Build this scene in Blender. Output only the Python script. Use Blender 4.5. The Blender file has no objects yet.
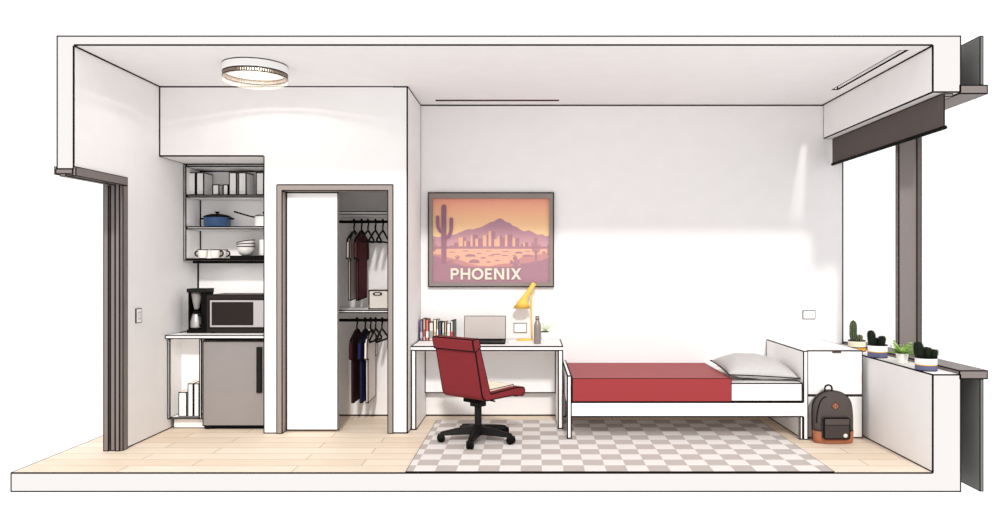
import bpy, bmesh, math, random
from mathutils import Vector, Matrix

# ------------------------------------------------------------------ camera, sky, sun, exposure
SC = bpy.context.scene
COL = SC.collection
D0, EYE, S0, VX, VY = 5.46, 1.493, 140.0, 530.5, 263.5     # section plane distance, eye height, px per metre there, vanishing point

cam_d = bpy.data.cameras.new('camera')
cam_d.sensor_fit = 'HORIZONTAL'
cam_d.sensor_width = 36.0
cam_d.lens = 36.0 * S0 * D0 / 1002.0
cam_d.shift_x = (501.0 - VX) / 1002.0
cam_d.shift_y = (VY - 256.0) / 1002.0
cam_d.clip_start = 0.05
cam = bpy.data.objects.new('camera', cam_d)
cam.location = (0, -D0, EYE)
cam.rotation_euler = (math.radians(90), 0, 0)
COL.objects.link(cam)
SC.camera = cam

world = bpy.data.worlds.new('white_sky')
SC.world = world
world.use_nodes = True
bg = world.node_tree.nodes['Background']
bg.inputs['Color'].default_value = (1.0, 0.99, 0.99, 1)
bg.inputs['Strength'].default_value = 1.15

sun_d = bpy.data.lights.new('sun', 'SUN')
sun_d.energy = 1.8
sun_d.angle = math.radians(4.5)
sun_d.color = (1.0, 0.97, 0.93)
sun = bpy.data.objects.new('sun', sun_d)
sun.rotation_euler = Vector((-0.07, 1.0, -0.632)).to_track_quat('-Z', 'Y').to_euler()
sun.location = (0.5, -6, 6)
COL.objects.link(sun)

SC.view_settings.view_transform = 'Standard'
SC.view_settings.look = 'None'
SC.view_settings.exposure = 0.07
SC.view_settings.gamma = 1.0
SC.view_settings.use_curve_mapping = False
try:
    SC.cycles.max_bounces = 16
    SC.cycles.diffuse_bounces = 12
    SC.cycles.transparent_max_bounces = 12
    SC.cycles.use_denoising = True
except Exception:
    pass

# ------------------------------------------------------------------ helpers
def R(y): return (D0 + y) / D0
def X(px, y): return (px - VX) * R(y) / S0          # photograph column at depth y -> metres
def Z(py, y): return EYE + (VY - py) * R(y) / S0    # photograph row at depth y -> metres

def lin(c):
    out = []
    for v in c:
        v = v / 255.0
        out.append(v / 12.92 if v <= 0.04045 else ((v + 0.055) / 1.055) ** 2.4)
    return tuple(out)

def mat(name, rgb, rough=0.6, metal=0.0, var=0.0, scale=20.0, spec=0.3, linear=False):
    m = bpy.data.materials.new(name)
    m.use_nodes = True
    nt = m.node_tree
    b = nt.nodes['Principled BSDF']
    c = rgb if linear else lin(rgb)
    b.inputs['Base Color'].default_value = (*c, 1)
    b.inputs['Roughness'].default_value = rough
    b.inputs['Metallic'].default_value = metal
    b.inputs['Specular IOR Level'].default_value = spec
    if var > 0:
        tc = nt.nodes.new('ShaderNodeTexCoord')
        nz = nt.nodes.new('ShaderNodeTexNoise')
        nz.inputs['Scale'].default_value = scale
        nz.inputs['Detail'].default_value = 4
        rp = nt.nodes.new('ShaderNodeValToRGB')
        rp.color_ramp.elements[0].position = 0.3
        rp.color_ramp.elements[1].position = 0.7
        rp.color_ramp.elements[0].color = (*[v * (1 - var) for v in c], 1)
        rp.color_ramp.elements[1].color = (*[min(1, v * (1 + var)) for v in c], 1)
        nt.links.new(tc.outputs['Object'], nz.inputs['Vector'])
        nt.links.new(nz.outputs['Fac'], rp.inputs['Fac'])
        nt.links.new(rp.outputs['Color'], b.inputs['Base Color'])
    return m

M = {}
M['ink'] = mat('ink_edge', (26, 20, 20), 0.9, spec=0.05)
M['wall'] = mat('white_wall', (0.86, 0.847, 0.845), 0.85, var=0.012, scale=6, spec=0.1, linear=True)
M['cut'] = mat('white_section', (0.565, 0.55, 0.547), 0.9, spec=0.05, linear=True)
M['white'] = mat('white_laminate', (0.90, 0.892, 0.888), 0.55, spec=0.2, linear=True)
M['mattress'] = mat('white_sheet', (0.84, 0.83, 0.825), 0.9, var=0.02, scale=60, spec=0.05, linear=True)
M['pillow'] = mat('pillow_linen', (0.53, 0.515, 0.505), 0.95, var=0.03, scale=50, spec=0.05, linear=True)
M['frame'] = mat('taupe_frame', (146, 136, 131), 0.5, spec=0.3)
M['darkframe'] = mat('window_frame', (120, 111, 108), 0.5, spec=0.3)
M['poster_frame'] = mat('poster_frame', (136, 126, 121), 0.5, spec=0.3)
M['spandrel'] = mat('spandrel_glass', (108, 108, 107), 0.6, spec=0.15)
M['blind'] = mat('blind_fabric', (94, 86, 83), 0.9, var=0.06, scale=200, spec=0.05)
M['red'] = mat('red_fabric', (148, 48, 51), 0.5, var=0.04, scale=120, spec=0.26)
M['chair_red'] = mat('red_upholstery', (124, 40, 46), 0.7, var=0.05, scale=90, spec=0.15)
M['cream'] = mat('cream_pad', (246, 234, 215), 0.9, var=0.02, scale=60, spec=0.05)
M['black'] = mat('black_plastic', (19, 17, 17), 0.55, spec=0.2)
M['matte_black'] = mat('matte_black', (13, 12, 12), 0.8, spec=0.1)
M['steel'] = mat('brushed_steel', (144, 138, 136), 0.45, spec=0.3, var=0.02, scale=8)
M['silver'] = mat('silver_metal', (195, 192, 192), 0.3, 0.75)
M['micro'] = mat('microwave_shell', (42, 35, 33), 0.6, spec=0.15)
M['micro_win'] = mat('microwave_window', (36, 30, 28), 0.5, spec=0.15)
M['micro_panel'] = mat('microwave_panel', (182, 176, 178), 0.5, spec=0.2)
M['blue_pot'] = mat('blue_enamel', (46, 76, 116), 0.3, spec=0.4, var=0.03)
M['china'] = mat('white_china', (0.83, 0.80, 0.76), 0.4, spec=0.3, linear=True)
M['maroon'] = mat('maroon_cotton', (86, 44, 46), 0.9, var=0.06, scale=40, spec=0.05)
M['deep_maroon'] = mat('deep_maroon_cotton', (62, 28, 34), 0.9, var=0.06, scale=40, spec=0.05)
M['navy'] = mat('navy_cotton', (28, 44, 92), 0.9, var=0.06, scale=40, spec=0.05)
M['grey_cotton'] = mat('grey_cotton', (172, 160, 155), 0.9, var=0.04, scale=40, spec=0.05)
M['white_cotton'] = mat('white_cotton', (232, 222, 220), 0.9, var=0.02, scale=40, spec=0.05)
M['canvas'] = mat('canvas_box', (205, 198, 190), 0.9, var=0.05, scale=160, spec=0.05)
M['charcoal'] = mat('charcoal_canvas', (80, 73, 71), 0.85, var=0.07, scale=160, spec=0.1)
M['charcoal_dark'] = mat('dark_canvas', (66, 60, 58), 0.85, var=0.05, scale=160, spec=0.1)
M['tan'] = mat('tan_leather', (166, 103, 76), 0.6, var=0.05, scale=40, spec=0.2)
M['badge'] = mat('white_badge', (225, 222, 218), 0.6)
M['yellow'] = mat('yellow_lacquer', (238, 192, 84), 0.45, spec=0.35)
M['bottle'] = mat('grey_bottle', (140, 131, 127), 0.35, 0.35, spec=0.5)
M['screen'] = mat('screen_reflection_grey', (186, 177, 172), 0.45, spec=0.25)  # grey reflection on the switched-off screen, painted into its base colour
M['pot_navy'] = mat('navy_glaze', (94, 96, 128), 0.5, spec=0.2)
M['pot_gold'] = mat('gold_line', (222, 164, 70), 0.4, spec=0.4)
M['pot_amber'] = mat('amber_glaze', (232, 160, 50), 0.5, spec=0.2)
M['pot_cream'] = mat('cream_glaze', (242, 232, 205), 0.5, spec=0.2)
M['soil'] = mat('soil', (40, 32, 28), 0.95, var=0.3, scale=80)
M['cactus_dark'] = mat('dark_cactus', (26, 34, 24), 0.8, var=0.3, scale=60, spec=0.1)
M['cactus_green'] = mat('green_cactus', (66, 80, 56), 0.8, var=0.2, scale=60, spec=0.1)
M['leaf'] = mat('light_leaf', (164, 204, 104), 0.6, var=0.2, scale=40, spec=0.2)
M['leaf_pale'] = mat('pale_leaf', (206, 228, 156), 0.6, var=0.15, scale=40, spec=0.2)
M['shadow_gap'] = mat('dark_gap', (30, 26, 25), 0.9, spec=0.05)
M['slot'] = mat('dark_red_slot', (84, 30, 32), 0.8, spec=0.1)
M['brass'] = mat('gold_metal', (205, 165, 95), 0.35, 0.4)
M['rib'] = mat('grey_ribs', (140, 122, 112), 0.5)
M['paper'] = mat('page_paper', (238, 230, 218), 0.9, spec=0.05)

def floor_material():
    m = bpy.data.materials.new('light_oak_planks'); m.use_nodes = True
    nt = m.node_tree; b = nt.nodes['Principled BSDF']
    b.inputs['Roughness'].default_value = 0.55
    b.inputs['Specular IOR Level'].default_value = 0.15
    tc = nt.nodes.new('ShaderNodeTexCoord')
    br = nt.nodes.new('ShaderNodeTexBrick')
    br.offset = 0.37; br.squash = 1.0
    br.inputs['Scale'].default_value = 1.0
    br.inputs['Brick Width'].default_value = 1.25
    br.inputs['Row Height'].default_value = 0.183
    br.inputs['Mortar Size'].default_value = 0.0036
    br.inputs['Mortar Smooth'].default_value = 0.2
    br.inputs['Bias'].default_value = 0.0
    br.inputs['Color1'].default_value = (0.86, 0.755, 0.635, 1)
    br.inputs['Color2'].default_value = (0.79, 0.66, 0.52, 1)
    br.inputs['Mortar'].default_value = (0.48, 0.33, 0.22, 1)
    nz = nt.nodes.new('ShaderNodeTexNoise')
    mp = nt.nodes.new('ShaderNodeMapping')
    mp.inputs['Scale'].default_value = (1.6, 22, 1)
    nz.inputs['Scale'].default_value = 2.0; nz.inputs['Detail'].default_value = 5
    rp = nt.nodes.new('ShaderNodeValToRGB')
    rp.color_ramp.elements[0].position = 0.3; rp.color_ramp.elements[0].color = (0.93, 0.90, 0.87, 1)
    rp.color_ramp.elements[1].position = 0.65; rp.color_ramp.elements[1].color = (1, 1, 1, 1)
    mx = nt.nodes.new('ShaderNodeMix'); mx.data_type = 'RGBA'; mx.blend_type = 'MULTIPLY'
    mx.inputs[0].default_value = 1.0
    L = nt.links.new
    L(tc.outputs['Object'], br.inputs['Vector']); L(tc.outputs['Object'], mp.inputs['Vector'])
    L(mp.outputs['Vector'], nz.inputs['Vector']); L(nz.outputs['Fac'], rp.inputs['Fac'])
    L(br.outputs['Color'], mx.inputs[6]); L(rp.outputs['Color'], mx.inputs[7])
    L(mx.outputs[2], b.inputs['Base Color'])
    return m
M['floor'] = floor_material()

def rug_material():
    m = bpy.data.materials.new('checkered_rug'); m.use_nodes = True
    nt = m.node_tree; b = nt.nodes['Principled BSDF']
    b.inputs['Roughness'].default_value = 0.95
    b.inputs['Specular IOR Level'].default_value = 0.05
    tc = nt.nodes.new('ShaderNodeTexCoord')
    mp = nt.nodes.new('ShaderNodeMapping'); mp.vector_type = 'POINT'
    mp.inputs['Location'].default_value = (0.838 / 0.1535 + 41, 44, 0.5)
    mp.inputs['Scale'].default_value = (1 / 0.1535, 1 / 0.1633, 0)
    ck = nt.nodes.new('ShaderNodeTexChecker')
    ck.inputs['Scale'].default_value = 1.0
    ck.inputs['Color1'].default_value = (*lin((232, 227, 224)), 1)
    ck.inputs['Color2'].default_value = (*lin((192, 183, 178)), 1)
    nz = nt.nodes.new('ShaderNodeTexNoise'); nz.inputs['Scale'].default_value = 90
    rp = nt.nodes.new('ShaderNodeValToRGB')
    rp.color_ramp.elements[0].color = (0.93, 0.93, 0.93, 1); rp.color_ramp.elements[1].color = (1, 1, 1, 1)
    mx = nt.nodes.new('ShaderNodeMix'); mx.data_type = 'RGBA'; mx.blend_type = 'MULTIPLY'; mx.inputs[0].default_value = 1
    L = nt.links.new
    L(tc.outputs['Object'], mp.inputs['Vector']); L(mp.outputs['Vector'], ck.inputs['Vector'])
    L(tc.outputs['Object'], nz.inputs['Vector']); L(nz.outputs['Fac'], rp.inputs['Fac'])
    L(ck.outputs['Color'], mx.inputs[6]); L(rp.outputs['Color'], mx.inputs[7])
    L(mx.outputs[2], b.inputs['Base Color'])
    return m
M['rug'] = rug_material()

def clear_material(name, tint, amount, rough=0.05):
    m = bpy.data.materials.new(name); m.use_nodes = True
    nt = m.node_tree; nt.nodes.remove(nt.nodes['Principled BSDF'])
    out = nt.nodes['Material Output']
    t = nt.nodes.new('ShaderNodeBsdfTransparent'); t.inputs['Color'].default_value = (*tint, 1)
    g = nt.nodes.new('ShaderNodeBsdfGlossy' if rough < .2 else 'ShaderNodeBsdfDiffuse'); g.inputs['Roughness'].default_value = rough
    if rough >= .2: g.inputs['Color'].default_value = (.92, .87, .80, 1)
    mx = nt.nodes.new('ShaderNodeMixShader'); mx.inputs[0].default_value = amount
    nt.links.new(t.outputs[0], mx.inputs[1]); nt.links.new(g.outputs[0], mx.inputs[2])
    nt.links.new(mx.outputs[0], out.inputs['Surface'])
    return m
M['glass'] = clear_material('window_glass', (0.99, 0.99, 0.99), 0.03)
M['lens'] = clear_material('lamp_lens', (0.97, 0.96, 0.94), 0.16, 0.25)

def emit(name, rgb, s):
    m = bpy.data.materials.new(name); m.use_nodes = True
    b = m.node_tree.nodes['Principled BSDF']
    b.inputs['Base Color'].default_value = (*rgb, 1)
    b.inputs['Emission Color'].default_value = (*rgb, 1)
    b.inputs['Emission Strength'].default_value = s
    return m
M['lamp'] = emit('lamp_diffuser', (1.0, 0.96, 0.9), 0.2)

def ramp_material(name, stops, z0, z1):
    """printed vertical gradient between heights z0 and z1 of the mesh"""
    m = bpy.data.materials.new(name); m.use_nodes = True
    nt = m.node_tree; b = nt.nodes['Principled BSDF']
    b.inputs['Roughness'].default_value = 0.5; b.inputs['Specular IOR Level'].default_value = 0.2
    tc = nt.nodes.new('ShaderNodeTexCoord'); sp = nt.nodes.new('ShaderNodeSeparateXYZ')
    mr = nt.nodes.new('ShaderNodeMapRange')
    mr.inputs['From Min'].default_value = z0; mr.inputs['From Max'].default_value = z1
    rp = nt.nodes.new('ShaderNodeValToRGB'); cr = rp.color_ramp
    while len(cr.elements) < len(stops): cr.elements.new(0.5)
    for e, (p, c) in zip(cr.elements, stops):
        e.position = p; e.color = (*lin(c), 1)
    L = nt.links.new
    L(tc.outputs['Object'], sp.inputs[0]); L(sp.outputs['Z'], mr.inputs['Value'])
    L(mr.outputs['Result'], rp.inputs['Fac']); L(rp.outputs['Color'], b.inputs['Base Color'])
    return m

INK = 1.45      # overall weight of the dark edge lines
class Mesh:
    """collects primitives (each with its sharp edges chamfered in dark ink) into ONE mesh object"""
    def __init__(self):
        self.bm = bmesh.new(); self.mats = []
    def mi(self, m):
        m = M[m] if isinstance(m, str) else m
        if m not in self.mats: self.mats.append(m)
        return self.mats.index(m)
    def add(self, b, m, ink=0.0, angle=35, skip=None, mtx=None, smooth=False, keepmat=False):
        k = self.mi(m)
        if not keepmat:
            for f in b.faces:
                f.material_index = k
                f.smooth = smooth
        bmesh.ops.recalc_face_normals(b, faces=b.faces[:])
        if ink > 0:
            ink *= INK
            ik = self.mi('ink')
            es = [e for e in b.edges if len(e.link_faces) == 2 and abs(e.calc_face_angle(0)) > math.radians(angle)
                  and not (skip and skip((e.verts[0].co + e.verts[1].co) / 2))]
            if es:
                r = bmesh.ops.bevel(b, geom=es, offset=ink, offset_type='OFFSET', segments=2, profile=1.0,
                                    affect='EDGES', clamp_overlap=True, material=ik)
                for f in r['faces']: f.smooth = False
        if mtx is not None:
            bmesh.ops.transform(b, matrix=mtx, verts=b.verts[:])
        me = bpy.data.meshes.new('tmp'); b.to_mesh(me); b.free()
        self.bm.from_mesh(me); bpy.data.meshes.remove(me)
        return self
    def box(self, x0, x1, y0, y1, z0, z1, m, ink=0.0045, skip=None, mtx=None, cuts=()):
        b = bmesh.new(); bmesh.ops.create_cube(b, size=1.0)
        for v in b.verts:
            v.co = ((x0 + x1) / 2 + v.co.x * (x1 - x0), (y0 + y1) / 2 + v.co.y * (y1 - y0), (z0 + z1) / 2 + v.co.z * (z1 - z0))
        for co, no in cuts:
            bmesh.ops.bisect_plane(b, geom=b.verts[:] + b.edges[:] + b.faces[:], plane_co=co, plane_no=no)
        return self.add(b, m, ink, skip=skip, mtx=mtx)
    def prism(self, pts, axis, a, c, m, ink=0.0045, mtx=None, smooth=False, angle=35, skip=None):
        """pts: outline in the plane across `axis`; x -> (y,z), y -> (x,z), z -> (x,y)"""
        b = bmesh.new()
        def put(p, t):
            return {'x': (t, p[0], p[1]), 'y': (p[0], t, p[1]), 'z': (p[0], p[1], t)}[axis]
        va = [b.verts.new(put(p, a)) for p in pts]; vc = [b.verts.new(put(p, c)) for p in pts]
        b.faces.new(va); b.faces.new(vc[::-1])
        n = len(pts)
        for i in range(n):
            f = b.faces.new((va[i], va[(i + 1) % n], vc[(i + 1) % n], vc[i]))
        return self.add(b, m, ink, mtx=mtx, smooth=False, angle=angle, skip=skip)
    def lathe(self, prof, m, seg=28, ink=0.0, mtx=None, loc=(0, 0, 0), angle=40, smooth=True):
        b = bmesh.new(); rings = []
        for r, z in prof:
            if r < 1e-6: rings.append([b.verts.new((loc[0], loc[1], loc[2] + z))])
            else: rings.append([b.verts.new((loc[0] + r * math.cos(2 * math.pi * i / seg), loc[1] + r * math.sin(2 * math.pi * i / seg), loc[2] + z)) for i in range(seg)])
        for q, w in zip(rings, rings[1:]):
            for i in range(seg):
                j = (i + 1) % seg
                if len(q) == 1 and len(w) == 1: continue
                if len(q) == 1: b.faces.new((q[0], w[i], w[j]))
                elif len(w) == 1: b.faces.new((q[i], q[j], w[0]))
                else: b.faces.new((q[i], q[j], w[j], w[i]))
        for e in (rings[0], rings[-1]):
            if len(e) > 1: b.faces.new(e)
        for f in b.faces: f.smooth = False
        k = self.mi(m)
        for f in b.faces:
            f.material_index = k
            f.smooth = smooth and len(f.verts) <= 4
        return self.add(b, m, ink, angle=angle, mtx=mtx, keepmat=True)
    def loft(self, circles, m, seg=24, ink=0.0, caps=True, angle=40, mtx=None):
        """circles: (centre, normal, radius) rings joined in order"""
        b = bmesh.new(); rings = []
        for c, n, r in circles:
            n = Vector(n).normalized(); c = Vector(c)
            u = n.cross(Vector((0, 1, 0)))
            if u.length < 1e-4: u = n.cross(Vector((1, 0, 0)))
            u.normalize(); v = n.cross(u)
            rr = r if isinstance(r, tuple) else (r, r)
            rings.append([b.verts.new(c + u * rr[0] * math.cos(2 * math.pi * i / seg) + v * rr[1] * math.sin(2 * math.pi * i / seg)) for i in range(seg)])
        for q, w in zip(rings, rings[1:]):
            for i in range(seg):
                f = b.faces.new((q[i], q[(i + 1) % seg], w[(i + 1) % seg], w[i]))
        if caps:
            b.faces.new(rings[0]); b.faces.new(rings[-1])
        k = self.mi(m)
        for f in b.faces:
            f.material_index = k; f.smooth = len(f.verts) == 4
        return self.add(b, m, ink, angle=angle, keepmat=True, mtx=mtx)
    def tube(self, pts, r, m, seg=8, mtx=None, taper=None):
        P = [Vector(p) for p in pts]; cs = []
        for i, p in enumerate(P):
            t = (P[min(i + 1, len(P) - 1)] - P[max(i - 1, 0)])
            rr = r if taper is None else r * taper[i]
            cs.append((p, t, rr))
        # parallel frames keep the tube from twisting
        b = bmesh.new(); rings = []; u = None
        for c, n, rr in cs:
            n = n.normalized()
            if u is None:
                u = n.orthogonal().normalized()
            else:
                u = (u - n * u.dot(n)); u = u.normalized() if u.length > 1e-6 else n.orthogonal().normalized()
            v = n.cross(u)
            rings.append([b.verts.new(c + u * rr * math.cos(2 * math.pi * i / seg) + v * rr * math.sin(2 * math.pi * i / seg)) for i in range(seg)])
        for q, w in zip(rings, rings[1:]):
            for i in range(seg):
                b.faces.new((q[i], q[(i + 1) % seg], w[(i + 1) % seg], w[i])).smooth = True
        b.faces.new(rings[0]); b.faces.new(rings[-1])
        k = self.mi(m)
        for f in b.faces: f.material_index = k
        return self.add(b, m, 0, keepmat=True, mtx=mtx)
    def build(self, name, parent=None, world=False, base=None):
        """world=True: the primitives were given in world coordinates; base: origin for a one-mesh thing"""
        off = Vector((0, 0, 0))
        if parent is not None and world:
            p = parent
            while p is not None: off += Vector(p.location); p = p.parent
        if base is not None: off = Vector(base)
        if off.length > 0: bmesh.ops.translate(self.bm, vec=-off, verts=self.bm.verts[:])
        me = bpy.data.meshes.new(name); self.bm.to_mesh(me); self.bm.free()
        for m in self.mats: me.materials.append(m)
        o = bpy.data.objects.new(name, me); COL.objects.link(o)
        if parent is not None: o.parent = parent
        elif base is not None: o.location = base
        return o

# tube wall: closed profile
def ring_closed(mm, z0, z1, ro, ri, mt, ink=0.005, seg=56, mtx=None):
    b = bmesh.new(); pr = [(ri, z0), (ro, z0), (ro, z1), (ri, z1)]
    rr = [[b.verts.new((r * math.cos(2 * math.pi * i / seg), r * math.sin(2 * math.pi * i / seg), z)) for i in range(seg)] for r, z in pr]
    for q in range(4):
        for i in range(seg):
            j = (i + 1) % seg
            f = b.faces.new((rr[q][i], rr[q][j], rr[(q + 1) % 4][j], rr[(q + 1) % 4][i])); f.smooth = q in (1, 3)
    k = mm.mi(mt)
    for f in b.faces: f.material_index = k
    mm.add(b, mt, ink, keepmat=True, mtx=mtx)

def tag(o, label, cat, group=None):
    o['label'] = label; o['category'] = cat
    if group: o['group'] = group
    return o
def thing(name, label, cat, loc, rotz=0, group=None):
    o = bpy.data.objects.new(name, None); COL.objects.link(o)
    o.empty_display_size = 0.05
    o.location = loc; o.rotation_euler = (0, 0, rotz)
    return tag(o, label, cat, group)
def structure(o, label=None, cat=None):
    o['kind'] = 'structure'
    if label: o['label'] = label
    if cat: o['category'] = cat
    return o
def dup(root, loc, rotz=None, label=None, name=None):
    r = root.copy(); COL.objects.link(r); r.location = loc
    if rotz is not None: r.rotation_euler = (0, 0, rotz)
    if label: r['label'] = label
    for ch in list(root.children):
        c = ch.copy(); COL.objects.link(c); c.parent = r
        for g in list(ch.children):
            d = g.copy(); COL.objects.link(d); d.parent = c
    return r
def rot(axis, deg, about=(0, 0, 0)):
    a = Vector(about)
    return Matrix.Translation(a) @ Matrix.Rotation(math.radians(deg), 4, axis) @ Matrix.Translation(-a)

# ------------------------------------------------------------------ room shell
L = 2.03                       # room depth behind the section plane
XL, XR, H = -3.261, 2.871, 3.05
WXL, WXR, TOP = -3.386, 3.077, 3.122
FD = 0.14                      # floor slab thickness
CF = 1.25                      # closet front plane
CX = -1.077                    # closet side plane
KX = -2.344                    # kitchen side of the partition

m = Mesh()
m.box(-3.715, WXR, 0, L + 0.12, -FD, 0, 'floor', 0.0065, skip=lambda c: c.y > 0.01 and c.x > 3 or (c.x > 2.88 and c.z > -.01),
      cuts=[((XR, 0, 0), (1, 0, 0))])
# white cut face of the slab in front of the boards
for f in m.bm.faces:
    if f.normal.z < 0.5 and f.material_index == m.mi('floor'): f.material_index = m.mi('cut')
structure(m.build('floor'), 'light oak plank floor with a white cut edge', 'floor')

def cut_faces(o, only=lambda c: True):
    """the section faces of the shell carry the plain section white"""
    me = o.data
    if 'white_section' not in [q.name for q in me.materials]: me.materials.append(M['cut'])
    k = [q.name for q in me.materials].index('white_section'); ink = [q.name for q in me.materials].index('ink_edge')
    for f in me.polygons:
        if f.normal.y < -.9 and abs(f.center.y) < .02 and f.material_index != ink and only(f.center): f.material_index = k
    return o

def ceiling():
    xs = [XL, 2.705, 2.753, XR]; ys = [0, 0.123, 1.39, L + 0.12]
    b = bmesh.new(); V = {}
    def v(i, j, k):
        if (i, j, k) not in V: V[i, j, k] = b.verts.new((xs[i], ys[j], (H, TOP)[k]))
        return V[i, j, k]
    solid = lambda i, j: 0 <= i < 3 and 0 <= j < 3 and (i, j) != (1, 1)
    for i in range(3):
        for j in range(3):
            if not solid(i, j): continue
            for k in (0, 1): b.faces.new((v(i, j, k), v(i + 1, j, k), v(i + 1, j + 1, k), v(i, j + 1, k)))
            for di, dj, p, q in ((-1, 0, (i, j), (i, j + 1)), (1, 0, (i + 1, j), (i + 1, j + 1)), (0, -1, (i, j), (i + 1, j)), (0, 1, (i, j + 1), (i + 1, j + 1))):
                if not solid(i + di, j + dj):
                    b.faces.new((v(*p, 0), v(*q, 0), v(*q, 1), v(*p, 1)))
    mm = Mesh()
    mm.add(b, 'wall', 0.0068, skip=lambda c: (abs(c.x - XL) < .01 or abs(c.x - XR) < .01) and c.z > H + .005)
    mm.box(XL - .001, XL + .008, 0, L, H - .008, H + .001, 'ink', 0)
    mm.box(XR - .008, XR + .001, 0, L, H - .008, H + .001, 'ink', 0)
    return mm.build('ceiling')
structure(cut_faces(ceiling()), 'white ceiling with a long open slot near the window', 'ceiling')

HDR = 2.165                     # top of the entry opening
JY = 0.61                       # near side of the entry jamb
m = Mesh()
b = bmesh.new()
prof = [(0, TOP), (0, H), (0, HDR), (0.70, HDR), (0.70, 0), (L, 0), (L, H), (L, TOP)]
va = [b.verts.new((WXL, y, z)) for y, z in prof]; vc = [b.verts.new((XL, y, z)) for y, z in prof]
b.faces.new(va); b.faces.new(vc[::-1])
for i in range(len(prof)):
    j = (i + 1) % len(prof); b.faces.new((va[i], va[j], vc[j], vc[i]))
m.add(b, 'wall', 0.0068, skip=lambda c: (c.z > H + .01 and c.x > WXL + .01) and c.z < TOP - .001)
structure(cut_faces(m.build('wall_left')), 'white left wall above and behind the entry opening', 'wall')

m = Mesh()
m.box(XL, WXR - 0.01, L, L + 0.12, 0, H, 'wall', 0.0095)
structure(m.build('wall_back'), 'long white back wall', 'wall')

m = Mesh()
SF = 2.432                      # soffit underside
# closet front with its opening, kitchen soffit, partition and closet side in one shell
m.box(XL, KX, CF, 1.717 + 0.33, SF, H, 'wall', 0.0085, skip=lambda c: abs(c.x - KX) < .01)
m.box(KX, -2.222, CF, L, 0, H, 'wall', 0.0068, skip=lambda c: abs(c.x + 2.222) < .01 or (abs(c.x - KX) < .01 and c.z > SF),
      cuts=[((0, 0, SF), (0, 0, 1))])
m.box(-2.222, -1.208, CF, CF + 0.12, 2.18, H, 'wall', 0.0068, skip=lambda c: abs(c.x + 2.222) < .01 or abs(c.x + 1.208) < .01)
m.box(-1.208, CX, CF, L, 0, H, 'wall', 0.0085, skip=lambda c: abs(c.x + 1.208) < .01)
m.box(KX + .02, -1.1, CF + .12, L, 2.62, 2.66, 'wall', 0)
structure(m.build('wall_closet'), 'white closet front wall with kitchen soffit', 'wall')

m = Mesh()
m.box(XR, WXR, 0, L, 0, 0.702, 'wall', 0.0068, skip=lambda c: c.z < .01 and c.y < .01)
m.box(XR, WXR, 0, L, 2.714, TOP, 'wall', 0.0068, cuts=[((0, 0, H), (0, 0, 1))],
      skip=lambda c: (c.z > H + .01 and c.z < TOP - .001 and c.x < 3.0))
structure(cut_faces(m.build('wall_right')), 'white window wall, low sill wall and header', 'wall')
bpy.data.objects['floor'].data.update()

# ---- entry opening frame
d = bpy.data.objects.new('door_1', None); COL.objects.link(d); d.location = (-3.32, 0.65, 0)
structure(d, 'dark taupe entry frame at the left wall', 'door frame')
m = Mesh()
y0 = 0.612
for a, c, dy in ((-3.395, -3.352, 0.0), (-3.345, -3.305, 0.012), (-3.30, -3.264, 0.0)):
    m.box(a, c, y0 + dy, 0.70, 0, 2.15, 'darkframe', 0.005)
m.box(-3.39, -3.268, y0 + 0.03, 0.70, 0, 2.15, 'shadow_gap', 0)
m.box(-3.270, -3.246, y0 + 0.02, 0.702, 0, 2.118, 'darkframe', 0.004)
m.build('jamb', d, world=True)
m = Mesh()
m.box(-3.396, -3.272, 0, 0.70, 2.135, 2.168, 'darkframe', 0.003)
m.box(-3.362, -3.318, 0, 0.70, 2.115, 2.136, 'darkframe', 0.004)
m.box(-3.270, -3.246, 0, 0.702, 2.118, 2.187, 'darkframe', 0.004)
m.box(-3.404, -3.386, 0, 0.70, 2.128, 2.187, 'darkframe', 0.003)
m.build('header', d, world=True)

# ---- closet frame and sliding panel
d = bpy.data.objects.new('door_2', None); COL.objects.link(d); d.location = (-1.715, CF, 0)
structure(d, 'taupe framed closet opening with a white sliding door', 'closet door')
m = Mesh()
fz = 2.186
m.prism([(-2.228, 0), (-2.174, 0), (-2.174, 2.13), (-1.254, 2.13), (-1.254, 0), (-1.202, 0), (-1.202, fz), (-2.228, fz)], 'y', CF - 0.012, CF + 0.12, 'frame', 0.0055)
m.build('frame', d, world=True)
m = Mesh()
m.box(-2.168, -1.707, 1.325, 1.355, 0.012, 2.125, 'white', 0.006)
m.build('sliding_panel', d, world=True)

# ---- window
w = bpy.data.objects.new('window_1', None); COL.objects.link(w); w.location = (3.17, 1.0, 0.7)
structure(w, 'tall window with dark taupe frame along the right side', 'window')
m = Mesh(); m.box(3.062, 3.268, 0.0, L, 2.704, 2.77, 'darkframe', 0.006); m.build('head_frame', w, world=True)
m = Mesh(); m.box(3.062, 3.268, 0.0, L, 0.666, 0.730, 'darkframe', 0.006); m.build('sill_frame', w, world=True)
m = Mesh(); m.box(3.077, 3.25, 0.93, 0.985, 0.730, 2.704, 'darkframe', 0.006)
m.box(3.225, 3.268, 0.922, 0.993, 0.730, 2.704, 'blind', 0.005); m.build('mullion', w, world=True)
m = Mesh(); m.box(3.240, 3.246, 0.006, 0.925, 0.728, 2.706, 'glass', 0); m.build('pane', w, world=True)
m = Mesh(); m.box(3.240, 3.246, 0.99, L - .006, 0.728, 2.706, 'glass', 0); m.build('pane', w, world=True)
m = Mesh(); m.box(3.210, 3.236, 0.0, L, 2.768, 3.12, 'spandrel', 0.004); m.build('spandrel_panel', w, world=True)
m = Mesh(); m.box(3.210, 3.236, 0.0, L, -0.136, 0.668, 'spandrel', 0.004); m.build('spandrel_panel', w, world=True)

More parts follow.
